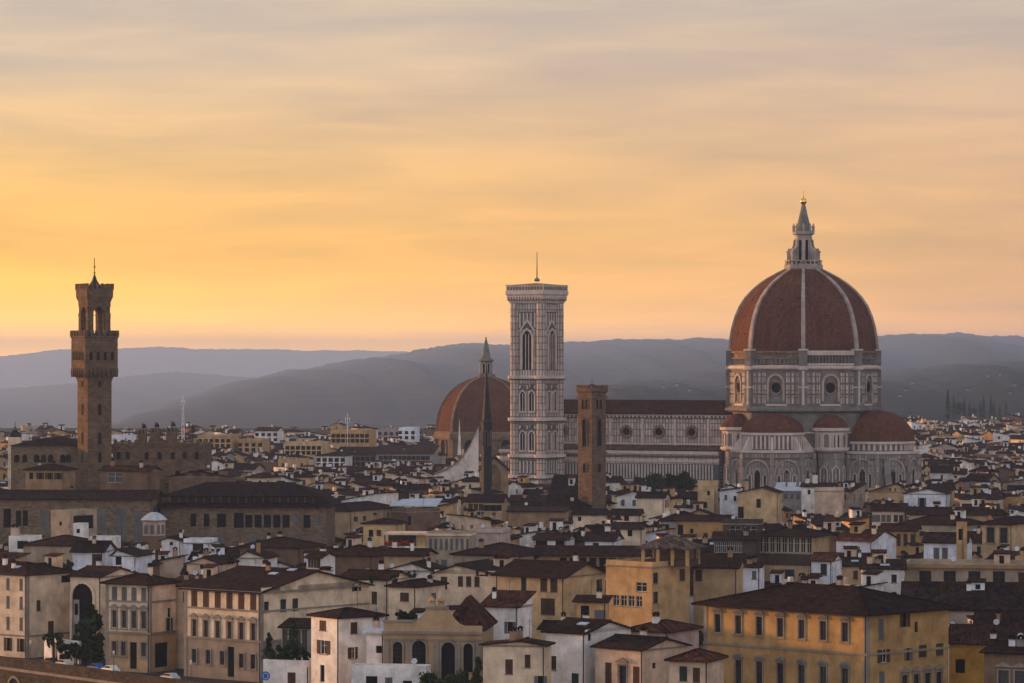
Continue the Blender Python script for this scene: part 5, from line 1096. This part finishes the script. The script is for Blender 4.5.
# light blue tensile canopies far off
for px0, px1, yt, yb, D_, lab in ((258,296,436.5,443,1930,'peaked light blue tent canopy, left one of the pair on the far plain'),(290,318,440,446,1900,'flatter light blue tent canopy, right one of the pair on the far plain')):
    c = thing('tent_canopy', lab, 'canopy', (X((px0+px1)/2,D_),D_,0)); hw_ = (px1-px0)/2*D_/F
    m = MB(); zt_, zb_ = Z(yt,D_), Z(yb,D_); n = 10
    prof = [(-hw_+2*hw_*i/n, zb_+(zt_-zb_)*(max(0,1-abs(i-3.2)/3.4 if i<3.2 else 1-(i-3.2)/7.5))**1.5) for i in range(n+1)]
    m.slab(prof+[(x,z-.5) for x,z in reversed(prof)],-9,9,'bluefabric'); m.build('fabric', c)
    for s in (-1,1):
        m = MB(); m.tube((s*hw_*.95,-8.5,0),(s*hw_*.95,-8.5,zb_),.3,'whitemetal'); m.build('mast', c)
# lattice masts
for px, yt, yb, D_, lab in ((183,396,440,1850,'tall red and white lattice mast before the left hills'),(347.5,413,440,1700,'thin pale pole mast beside the golden block')):
    c = thing('radio_mast', lab, 'mast', (X(px,D_),D_,0)); m = MB(); zt_ = Z(yt,D_)
    if px < 200:
        for sx, sy in ((-1,-1),(1,-1),(1,1),(-1,1)): m.tube((sx*1.1,sy*1.1,0),(sx*.35,sy*.35,zt_-6),.14,'whitemetal',4)
        for i in range(14):
            z = zt_*i/15; q = 1.1-.75*i/15
            m.tube((-q,-q,z),(q,-q,z+zt_/15),.09,'whitemetal',4); m.tube((q,-q,z),(-q,-q,z+zt_/15),.09,'whitemetal',4)
        m.tube((0,0,zt_-6),(0,0,zt_),.25,'whitemetal',6)
    else: m.tube((0,0,0),(0,0,zt_),.28,'whitemetal',6,.12)
    m.build('lattice', c)
    m = MB(); m.tube((-.9,0,zt_-5),(-.9,0,zt_-2),.2,'whitemetal'); m.tube((.9,0,zt_-5),(.9,0,zt_-2),.2,'whitemetal'); m.box(-1,1,-.08,.08,zt_-4,zt_-3.7,'iron'); m.build('antenna', c)
# ---------------------------------------------------------------- river wall, street things
(xa_, ya_), (xb_, yb_) = BANK[2], BANK[3]
ang = math.atan2(yb_-ya_, xb_-xa_); L_ = math.hypot(xb_-xa_, yb_-ya_)
rw = thing('river_wall', 'long brown stone embankment wall with parapet above the river', 'wall', (xa_,ya_,0), ang)
ext = 60
m = MB(); m.box(-ext,L_+40,-1.0,-.02,-9,.0,'embankment'); m.box(-ext,L_+40,-.9,-.3,0,1.0,'embankment'); m.build('wall', rw)
m = MB(); m.box(-ext,L_+40,-1.05,-.15,1.0,1.2,'embankment'); m.build('coping', rw)
m = MB(); m.box(-ext,L_+40,-1.25,-1.0,-1.2,-.7,'stone_trim'); m.build('string_course', rw)
m = MB(); m.T = Matrix.Translation((7.2,-1.0,-6.2)); arched(m,4.2,3.6,.5,.25,'stone_trim','dark'); m.T = Matrix.Identity(4); m.build('drain_arch', rw)
def on_street(u, off): c, s = math.cos(ang), math.sin(ang); return (xa_+u*c-off*s, ya_+u*s+off*c, .02)
m = MB(); m.T = Matrix.Translation((xa_,ya_,0)) @ Matrix.Rotation(ang,4,'Z'); m.box(-ext,L_+40,.0,2.2,-.05,.13,'paving'); struct('pavement', m)
def car(paint):
    c = link('parked_car', None)
    b = MB(); prof = [(-2.1,.35),(-2.15,.75),(-1.9,.9),(-1.1,1.0),(-.55,1.45),(.75,1.47),(1.45,1.0),(2.0,.9),(2.1,.6),(2.05,.35)]
    b.slab(list(reversed(prof)) if False else prof[::-1],-.82,.82,paint); b.build('body', c)
    b = MB(); 
    for s in (-1,1): b.slab([(-1.0,1.02),(.0,1.02),(0,1.38),(-.5,1.4)][::-1],s*.83-.01,s*.83+.01,'glass'); b.slab([(.08,1.02),(1.3,1.02),(.72,1.4),(.08,1.38)][::-1],s*.83-.01,s*.83+.01,'glass')
    b.build('side_window', c)
    b = MB(); b.rings([[(-1.12,-.7,1.03),(-1.12,.7,1.03),(-.6,.62,1.44),(-.6,-.62,1.44)],[(-1.09,-.7,1.02),(-1.09,.7,1.02),(-.57,.62,1.43),(-.57,-.62,1.43)]],'glass'); b.build('windscreen', c)
    for x in (-1.35,1.3):
        for y in (-.78,.78):
            b = MB(); b.tube((x,y-.1,.32),(x,y+.1,.32),.32,'rubber',12); w_ = b.build('wheel', c)
            b = MB(); b.tube((x,y-.115,.32),(x,y+.115,.32),.19,'paint_silver',10); b.build('rim', w_)
    for y in (-.6,.6):
        b = MB(); b.box(-2.2,-2.12,y-.15,y+.15,.65,.8,'paint_white'); b.build('headlight', c)
    return c
for i, (u, paint, lab) in enumerate(((13,'paint_black','black car parked by the blank cream riverside house'),(18,'paint_silver','silver car parked beside the white garden columns'),(29.5,'paint_blue','blue car parked before the dark riverside garden'),(34.5,'paint_white','white car parked before the riverside garden gate'),(55,'paint_silver','grey car parked under the palace beside the pedimented windows'))):
    c = car(paint); c.location = on_street(u, 3.6); c.rotation_euler = (0,0,ang); tag(c, lab, 'car', 'cars parked along the embankment')
for i, (u, lab) in enumerate(((10,'black street lamp in front of the cream corner house at left'),(40,'black street lamp in front of the brown ground floor'),(66,'black street lamp before the rusticated doorway'))):
    c = thing('street_lamp', lab, 'street lamp', on_street(u, .9), 0, 'street lamps on the embankment')
    m = MB(); m.lathe([(.16,.1),(.1,.5),(.06,1),(.05,3.9)],8,'iron'); m.build('post', c)
    m = MB(); m.lathe([(.1,3.9),(.22,4.4),(.26,4.45),(.05,4.7)],6,'frame_white'); m.build('lantern', c)
# white garden portico in front of the garden arch
pc = thing('garden_portico', 'low white portico of square columns at the edge of the dark garden', 'portico', on_street(4.5, 9.5), ang)
m = MB(); m.box(-4,9,0,.6,3.6,4.3,'white'); m.box(-4,-1.2,.0,.5,0,3.6,'white'); m.build('beam', pc)
for i in range(6):
    m = MB(); m.box(-.8+i*1.85,-.3+i*1.85,0,.5,0,3.6,'white'); m.build('column', pc)
# blue round sign
D_ = 588.0
sg = thing('round_sign', 'round dark blue sign with pale lettering ring on the white garden wall', 'sign', (X(266.5,592.0),590.2,Z(675,592)), R(-20))
m = MB(); m.T = Matrix.Rotation(R(90),4,'X'); m.lathe([(.78,-.02),(.78,.08)],24,'paint_blue'); m.lathe([(.55,.08),(.55,.095)],20,'bluefabric'); m.lathe([(.42,.095),(.42,.11)],20,'paint_blue'); m.T = Matrix.Identity(4); m.build('disc', sg)
# ---------------------------------------------------------------- trees and plants
_tree = {}
def tree_meshes(kind, seed):
    k = (kind, seed)
    if k in _tree: return _tree[k]
    r = random.Random(seed*31+len(kind)); tr = MB(); cr = MB()
    def leaf(p, s):
        a = Vector((r.gauss(0,1),r.gauss(0,1),r.gauss(0,1))).normalized(); b = a.orthogonal().normalized(); c = a.cross(b)
        p = Vector(p); cr.face([tuple(p-b*s-c*s*.5),tuple(p+b*s-c*s*.6),tuple(p+b*s*.7+c*s*.7),tuple(p-b*s*.6+c*s*.6)],'leaf')
    if kind == 'cypress':
        tr.tube((0,0,0),(0,0,9),.22,'bark',6,.05)
        for i in range(900):
            t = r.random(); z = .8+t*11.2; rad = 1.25*math.sin(math.pi*min(1,(t*.85+.15)))**.7*(1-t*.55); a = r.uniform(0,6.283); q = rad*math.sqrt(r.random())*r.uniform(.8,1.15)
            leaf((q*math.cos(a),q*math.sin(a),z), .28)
    elif kind == 'palm':
        tr.tube((0,0,0),(.3,0,5.5),.28,'bark',8,.2)
        for i in range(22):
            a = r.uniform(0,6.283); el = r.uniform(-.2,1.1); L = r.uniform(2.2,3.2); p = Vector((.3,0,5.5))
            for s in range(9):
                el -= .22; p = p+Vector((math.cos(a)*math.cos(el),math.sin(a)*math.cos(el),math.sin(el)))*L/9
                for q in range(3): leaf(p+Vector((r.gauss(0,.12),r.gauss(0,.12),-.1)), .3)
    else:
        H = {'broad':8.5,'shrub':3.2,'fir':9.0}[kind]
        tr.tube((0,0,0),(.1,0,H*.75),.05*H**.8,'bark',7,.05)
        lobes = []
        for i in range(26 if kind != 'shrub' else 10):
            if kind == 'fir': t = r.random(); z = H*(.12+.86*t); q = H*.24*(1-t)*r.uniform(.3,1.0); lr = .35+.65*(1-t)
            else: z = H*r.uniform(.38,.95) if kind == 'broad' else H*r.uniform(.25,.85); q = H*.36*math.sqrt(r.random())*(1-abs(z/H-.6)); lr = H*r.uniform(.09,.16)
            a = r.uniform(0,6.283); c = Vector((q*math.cos(a),q*math.sin(a),z)); lobes.append((c,lr)); 
            if kind != 'shrub': tr.tube((.05,0,z*.7),tuple(c),.05,'bark',4,.02)
        for c, lr in lobes:
            for _ in range(70):
                v = Vector((r.gauss(0,1),r.gauss(0,1),r.gauss(0,1))).normalized()*lr*r.uniform(.45,1.15); leaf(c+v, .2 if kind != 'broad' else .26)
    _tree[k] = (tr.mesh('trunk'), cr.mesh('crown')); return _tree[k]
def tree(kind, name, label, px, D_, z, sc_=1.0, seed=1, group=None, cat='tree'):
    o = thing(name, label, cat, (X(px,D_),D_,z), random.uniform(0,6), group); o.scale = (sc_,sc_,sc_); a, b = tree_meshes(kind, seed)
    link('trunk', a, o); link('crown', b, o); return o
def street_px(u, off):
    x, y, _ = on_street(u, off); return 512+x*F/y, y
a_, b_ = street_px(7.5, 7.5); tree('palm','palm_tree','dark palm beside the blank cream riverside wall', a_, b_, 0, .95, 1)
for (px, D_), s_, sd, lab in ((street_px(15.5,9.5),.85,1,'tallest dark bushy tree inside the garden arch'),(street_px(17.5,9.5),.8,2,'dark tree right under the garden arch opening'),(street_px(19.5,8.5),.7,3,'dark tree against the pedimented palace side'),(street_px(11,8),.5,4,'low dark tree behind the white portico')):
    tree('shrub','garden_tree',lab,px,D_,0,s_*2.6,sd,'trees of the riverside garden')
for px, D_, s_, sd, lab in ((269,597,.62,1,'slim conifer left on the garden terrace of the round sign'),(293,597,.85,2,'taller conifer on the garden terrace before the veranda')):
    tree('fir','conifer_tree',lab,px,D_,6.4,s_,sd,'conifers on the sign terrace')
for px, s_, sd, lab in ((276,1.0,1,'dark shrub between the two terrace conifers'),(284,1.15,2,'dense shrub left of the taller terrace conifer'),(301,1.1,3,'dark shrub by the white shuttered house'),(306,.8,4,'small shrub at the corner of the white shuttered house')):
    tree('shrub','shrub',lab,px,596,6.4,s_,sd,'shrubs on the sign terrace','shrub')
for px, D_, s_, kd, sd, lab in ((428,548,.95,'broad',5,'leafy tree before the church door, leftmost of its row'),(441,546,.85,'broad',6,'leafy tree covering the foot of the church door'),(455,548,1.0,'broad',7,'leafy tree below the right church pilaster'),(466,549,.95,'fir',3,'dark conifer under the right church window'),(478,548,1.25,'fir',4,'tall dark conifer at the right corner of the church')):
    tree(kd,'church_tree',lab,px,D_,2.2,s_*.85,sd,'trees before the brown church')
for px, sd, lab in ((402,8,'dark shrub on the terrace left of the church pinnacles'),(409,9,'second dark shrub on the church terrace, nearer the pinnacles'),(440,11,'dark shrub peeping behind the church pinnacles')):
    tree('shrub','shrub',lab,px,DK+9,Z(627,DK+9),.9,sd,'shrubs on the church terrace','shrub')
tree('cypress','cypress_tree','single slim dark cypress beside the slit-window white house',604.5,790,3.5,.95,1)
rt = random.Random(9)
pl = ['tallest','bushy','leaning','thin','dense','short','ragged','broad','narrow','spreading','small','dark']
for i in range(12):
    px = 948+i*5.2+rt.uniform(-1.5,1.5); k = rt.choice(('cypress','cypress','broad'))
    tree(k,'cypress_tree' if k == 'cypress' else 'hill_tree','%s dark tree in the clump on the right hillside' % pl[i],px,3230+rt.uniform(-40,60),4.5,{'tallest':2.3,'short':1.3,'small':1.2}.get(pl[i],rt.uniform(1.35,1.9)),i%3+1,'cypress clump on the right hill')
for i, px in enumerate((568,575,640,652,658,664,671,677,683,689)):
    tree('broad','courtyard_tree','%s dark treetop among roofs at the foot of the nave' % ['lone','round','low','wide','ragged','dense','tall','thin','uneven','last'][i],px,1165+rt.uniform(-8,8),Z(496,1165),rt.uniform(.7,.95),i%4+5,'trees at the foot of the nave')
for i in range(8):
    px = (70,230,372,395,412,535,720,905)[i]
    tree('shrub','roof_plant','potted greenery on the roof terrace '+['above the garden arch','behind the long cream palace','left of the cream cube house','behind the brown church','above the cream cube house','beside the yellow shuttered house','near the belvedere house','by the slatted attic'][i],px,(690,700,640,640,655,700,690,720)[i],17.2,.7,i%4+1,'roof terrace plants','plant')

from mathutils.bvhtree import BVHTree
bvh = BVHTree.FromPolygons([Vector(p) for p in TERR[3][0]], TERR[3][1])
vl = [('white villa high on the right hill, nearest the dome',906,391,1),('pair-roofed white villa on the right hill slope',913,384,1.5),('long pale villa low on the right hill slope',900,397,1.8),('tiny white house at the crest of the right hill',1000,376,1),('pale farmhouse above the cypress clump',988,377,1.2),('white villa at the far right edge of the hill',1015,386,1.6),
      ('small pale house beneath the far right villa',1010,394,1),('lone house in the middle of the right hill',968,391,1),('white house halfway up the hill above the nave',677,386,1),('pale villa on the wooded hill above the nave roof',690,391,1.4),('little house just above the nave roof near the dome',664,388,1)]
for lab, px, py, sz in vl:
    d_ = Vector(((px-512)/F, 1, (Y0-py)/F)).normalized(); hit_ = bvh.ray_cast(Vector((0,0,HC)), d_)
    if hit_[0] is None: continue
    p = hit_[0]; k_ = p.y/3500*1.2
    house(lab, (p.x, p.y, p.z-4), R(10), 2.2*sz*k_, 2.0*k_, 1.6*k_+4, 'gx', 'plaster_beige', 2, 17, name='hill_villa', cat='villa', group='villas on the hills', over=.8)

for i, (dz_, sc_v, lab) in enumerate(((0.2,2.6,'ivy-like dark bush at the foot of the garden arch'),(4.6,1.7,'dark foliage climbing halfway up the garden arch'),(8.0,1.1,'small topmost foliage clump in the garden arch'))):
    tree('shrub','garden_shrub',lab,(88,91,93)[i],678,dz_,sc_v,i+2,'trees of the riverside garden','shrub')
# ---------------------------------------------------------------- the rest of the old town
rng = random.Random(21)
LAND = [(-40,330,485,1005),(428,512,474,1335),(505,570,477,1240),(565,945,481,1200),(576,610,500,1060),(-40,152,520,918),(152,332,520,918)]   # columns whose rows above vb must stay clear for nearer houses
marks = [('the crenellated palace',94,1010),('the brick tower',592,1060),('the marble bell tower',537,1262),('the nave',655,1240),('the great dome',803,1250),('the east chapel',888,1240),
  ('the needle spire',487,1130),('the smaller red dome',462,1640),('the white swooping wall',456,1330),('the golden block',350,1900),('the whitest tower',406,2000),('the light blue canopies',285,1950),
  ('the attic-loggia palace',240,990),('the tall-windowed brown palace',60,990),('the terrace restaurant',404,860),('the belvedere house',672,650),('the slatted attic house',785,780),('the yellow palace',830,530),
  ('the flat beige building',965,680),('the yellow corner palace',1003,860),('the mustard gable',888,1115),('the cypress clump',980,3300),('the sunlit peach house',828,1110),('the long cream palace',240,640),('the brown stone church',432,570),
  ('the iron mast',183,1900),('the eight-window building',448,830),('the slim yellow tower house',706,1120),('the six-window cream house',889,980)]
cand = []
D = 600.0
while D < 2900:
    x = X(-430, D)
    xr = X(1460, D)
    while x < xr:
        w = rng.uniform(7, 15) if D < 740 else rng.uniform(5.5, 12.5); cx = x+w/2+rng.uniform(-1,1); cy = D+rng.uniform(-5,5)
        x += w+rng.choice((.6,.8,1.2,4.5)) 
        dd = rng.uniform(7, 12); th = R(rng.choice((8,12,20,28,33,-15,-30,5))) ; h = max(8.5, min(22, rng.gauss(13.6,2.1)))
        cand.append([cx, cy, th, w, dd, h])
    D += rng.uniform(9.5, 13.5)*(1+max(0,(D-1500)/2500))
def inriver(x, y):
    for (xa, ya), (xb, yb) in zip(BANK, BANK[1:]):
        if xa <= x <= xb: return y < ya+(yb-ya)*(x-xa)/(xb-xa)+14
    return True
grid = {}
def cells(fp):
    xs_ = [p[0] for p in fp]; ys_ = [p[1] for p in fp]
    return [(i,j) for i in range(int(min(xs_)//30), int(max(xs_)//30)+1) for j in range(int(min(ys_)//30), int(max(ys_)//30)+1)]
def occupied(fp): return any(hit(q, fp) for c in cells(fp) for q in grid.get(c, ()))
def occupy(fp):
    for c in cells(fp): grid.setdefault(c, []).append(fp)
for q in TRACED: occupy(q[5])
dl = [duo.location.x, duo.location.y]; c_, s_ = math.cos(TH), -math.sin(TH)
for bx in ((-114,-20,-22,22),(-46,46,-46,46)):
    occupy([(dl[0]+x*c_-y*s_, dl[1]+x*s_+y*c_) for x, y in ((bx[0],bx[2]),(bx[1],bx[2]),(bx[1],bx[3]),(bx[0],bx[3]))])
for px, D_, r_ in ((537,DC,11),(486,DS,27),(486.5,DB,3),(494,DA+12,16),(456,DW,22),(592,DT,5)): occupy([(X(px,D_)-r_,D_-r_),(X(px,D_)+r_,D_-r_),(X(px,D_)+r_,D_+r_),(X(px,D_)-r_,D_+r_)])
occupy([(X(4,DP),DP-7),(X(206,DP),DP-7),(X(206,DP),DP+34),(X(4,DP),DP+34)])
for q in EXTRA_FP: occupy(q)
sky_line = [700.0]*2000
def cols(a, b): return range(max(0,int(a)+450), min(2000,int(b)+451))
items = [('T', q[4], q) for q in TRACED]
rng.shuffle(cand); cand.sort(key=lambda c: c[1])
keep = []
for c in cand:
    cx, cy, th, w, dd, h = c
    fp = obb((cx,cy), th, w+.5, dd+.5)
    if inriver(cx, cy) or any(inriver(*p) for p in fp): continue
    if cy > 2150 and ((cx*F/cy+512) < 880+60*math.sin(cy) or cy > 2560): continue
    if occupied(fp): 
        w *= .6; dd *= .65; fp = obb((cx,cy), th, w+.5, dd+.5)
        if occupied(fp) or w < 5.5 or dd < 5.5: continue
    Dn = min(p[1] for p in fp); pxs = [512+p[0]*F/p[1] for p in fp]; a, b = min(pxs), max(pxs)
    rise = min(w,dd)/2*.3; ok = True
    for _ in range(7):
        yt = Y0+(HC-h-rise-1)*F/cy; ok = True
        for (x0,x1,ytop,vb,DD,*r) in TRACED:
            if DD > Dn-2 and x0-1 < b and x1+1 > a and yt < vb: ok = False; break
        if ok:
            for x0,x1,vb,DD in LAND:
                if DD > Dn and x0 < b and x1 > a and yt < vb: ok = False; break
        if ok: break
        h -= 1.2
        if h < 5: break
    if not ok or h < 5: continue
    occupy(fp); keep.append((cx,cy,th,w,dd,h,a,b,yt,Dn))
items += [('P', k[1], k) for k in keep]
items += [('L', DD, (x0,x1,t)) for x0,x1,t,DD in ((437,535,440,DS),(509,566,285,DC),(565,730,402,1260),(727,925,300,1250),(8,205,445,DP),(578,606,385,DT))]
items.sort(key=lambda q: q[1])
vis = {}
for ty, D_, q in items:
    if ty == 'T': a, b, yt = q[0], q[1], q[2]
    elif ty == 'L': a, b, yt = q
    else: a, b, yt = q[6], q[7], q[8]+.8*F/D_
    ar = 0; wall = 0
    ye = Y0+(HC-q[5])*F/q[9] if ty == 'P' else yt
    for c in cols(a, b):
        ar += max(0, sky_line[c]-yt); wall += max(0, sky_line[c]-ye)
        if yt < sky_line[c]: sky_line[c] = yt
    if ty == 'P': vis[id(q)] = (ar if b > -5 and a < 1029 else 0, wall/max(1,b-a))
keep2 = [k for k in keep if vis[id(k)][0] > 10]
keep2.sort(key=lambda k: -vis[id(k)][0]); keep2 += [k for k in keep if vis[id(k)][0] <= 10]
NIND = 300-len(TRACED)-11
wcol = ['white']*8+['bluewhite']*4+['cream']*8+['paleyellow']*5+['peach']*5+['yellow']*3+['beige']*4+['olive']*2+['pink']*2+['tan','gold','grey','tan','gold']+['brown']*6+['darkbrown']*3
colour_word = dict(white='white',bluewhite='bluish white',cream='cream',paleyellow='pale yellow',peach='peach',yellow='yellow',beige='beige',olive='olive',pink='pinkish',tan='tan',gold='golden',grey='grey',brown='brown',darkbrown='dark brown')
used = {}
def label_for(col, roof, til, feats, px, D_):
    rw = {'hip':'hipped','gx':'gabled','gy':'gable-fronted','sb':'lean-to','sr':'sloping','sl':'sloping','flat':'flat'}[roof]
    tw_ = ['brown','dark brown','reddish','blackish'][til] if roof != 'flat' else 'terrace'
    best = sorted(marks, key=lambda k: abs(k[1]-px)*3+abs(k[2]-D_)*.4)
    for tw_, nm, mp, md in [(t_,)+b_ for b_ in best[:7] for t_ in (tw_, '')]:
        rel = ('left of ' if px < mp-14 else 'right of ' if px > mp+14 else 'in front of ' if D_ < md-15 else 'behind ' if D_ > md+15 else 'beside ')+nm
        for f in feats:
            s = ('%s house, %s %s roof%s, %s' % (colour_word[col], tw_, rw, f, rel)).replace('  ',' ')
            if s not in used and len(s.split()) <= 16: used[s] = 1; return s
    nm, mp, md = best[0]; s = '%s %s-roofed house %s' % (colour_word[col], rw, ('left of ' if px < mp else 'right of ')+nm)
    for suf in ('farther back', 'deeper among the roofs', 'half hidden by nearer roofs', 'showing only its roof', 'between two higher houses', 'beyond its like', 'with a broad eave', 'with weathered tiles'):
        if s+', '+suf not in used: used[s+', '+suf] = 1; return s+', '+suf
    return s
mass = MB(); cnt = 0
for i, k in enumerate(keep2):
    cx, cy, th, w, dd, h, a, b, yt, Dn = k; ar, wl = vis[id(k)]; s = F/cy
    col = rng.choice(wcol); til = rng.choice((0,0,0,1,1,1,2,3,3)); roof = rng.choice(('gx','gx','gx','gy','gy','hip','hip','sb','sr','sl','flat')) 
    if min(w,dd) > 15: roof = 'hip'
    pitch = rng.uniform(16, 22)
    if roof in ('sb','sr','sl'): pitch = min(pitch, 10)
    if i < NIND and ar > 10:
        ws = []
        stl = rng.choice(('d','s','sg','sn','p','p','s'))
        for fc in ('F', 'R' if th > 0 else 'L'):
            L_ = w if fc == 'F' else dd; vis_w = L_*(math.cos(th) if fc=='F' else abs(math.sin(th)))
            n = max(1, int(L_/rng.uniform(3.0,4.6)))
            if vis_w*s < 9: continue
            off = rng.uniform(-.04,.04); wh = rng.uniform(1.3,2.0); ww_ = rng.uniform(.8,1.2)
            for r_ in range(1 if wl < 12 else 2 if wl < 28 else 3):
                for j in range(n):
                    if rng.random() < .22: continue
                    ws.append((fc, L_*((j+.5)/n+off), h-1.0-wh-r_*3.3, ww_, wh, stl))
        ws = [q for q in ws if q[2] > .3 and q[1]-q[3]/2 > .2]
        nch = rng.choice((0,1,1,2,2)); ch = [(rng.uniform(-.7,.7),rng.uniform(-.6,.6),rng.uniform(.6,1.2),rng.uniform(.5,1.5),'plaster_'+rng.choice(('white','cream','peach','beige','tan','tan'))) for _ in range(nch)]
        ex_ = []
        if rng.random() < .5: ex_.append(('aerial',rng.uniform(-.6,.6),rng.uniform(-.5,.5)))
        if rng.random() < .35: ex_.append(('dish',rng.uniform(-.6,.6),rng.uniform(-.5,.5)))
        if rng.random() < .3 and roof != 'flat': ex_.append(('sky',rng.uniform(-.3,.3),-.4))
        f1 = ['', ' and one chimney', ' and two chimneys'][nch]
        f2 = ' and satellite dish' if any(e[0]=='dish' for e in ex_) else ''
        f3 = ' and skylight' if any(e[0]=='sky' for e in ex_) else ''
        f4 = ' and roof aerial' if any(e[0]=='aerial' for e in ex_) else ''
        feats = [x for x in (f1, f3, f2, f4, f1+f3 if f1 and f3 else '', f1+f4 if f1 and f4 else '', f1+f2 if f1 and f2 else '') if x] or ['', ' and no chimney']
        hs_, _ = house(label_for(col, roof, til, feats, (a+b)/2, cy), (cx,cy,0), th, w, dd, h, roof, 'plaster_'+col, til, pitch, ws, chim=ch, extra=ex_)
        for _ in range(rng.choice((0,1,1,1,2))): roof_room(hs_, rng, roof, w, dd, h, pitch)
    else:
        cnt += 1
        mass.T = Matrix.Translation((cx,cy,0)) @ Matrix.Rotation(-th,4,'Z'); wm = 'plaster_'+col; tm = 'tiles_%d' % til
        top, gab, z_ = roof_tops(roof, w, dd, h, pitch, .5)
        mass.box(-w/2,w/2,-dd/2,dd/2,0,h,wm)
        for fc, pl in gab:
            (ox,oy),(ux,uy) = FR[fc](w,dd); mass.face([(ox+ux*u,oy+uy*u,z) for u,z in pl], wm)
        if top: poly_shell(mass, [[(x,y,z+.2) for x,y,z in q] for q in top], .2, tm)
        for fc in ('F','R' if th > 0 else 'L'):
            (ox,oy),(ux,uy) = FR[fc](w,dd); L_ = w if fc == 'F' else dd; n = int(L_/3.5); nx_, ny_ = uy, -ux
            for r_ in range(2):
                for j in range(n):
                    if rng.random() < .3: continue
                    u = L_*(j+.5)/n; z = h-2.4-r_*3.2
                    if z < 1: continue
                    P = lambda uu, zz, e=.03: (ox+ux*uu+nx_*e, oy+uy*uu+ny_*e, zz)
                    mass.face([P(u-.5,z),P(u+.5,z),P(u+.5,z+1.5),P(u-.5,z+1.5)], 'dark')
        for _ in range(rng.choice((0,1,2,2))):
            x = rng.uniform(-.35,.35)*w; y = rng.uniform(-.35,.35)*dd; z = roof_z(roof,w,dd,h,pitch,x,y); mass.box(x-.5,x+.5,y-.4,y+.4,z-1,z+rng.uniform(1,2.2),'plaster_'+rng.choice(('white','cream','peach')))
mass.T = Matrix.Identity(4)
mo = mass.build('town_houses'); tag(mo, 'distant sea of small tiled houses spreading to the foot of the hills', 'houses', None, 'stuff')
print('traced', len(TRACED), 'kept', len(keep2), 'mass', cnt)
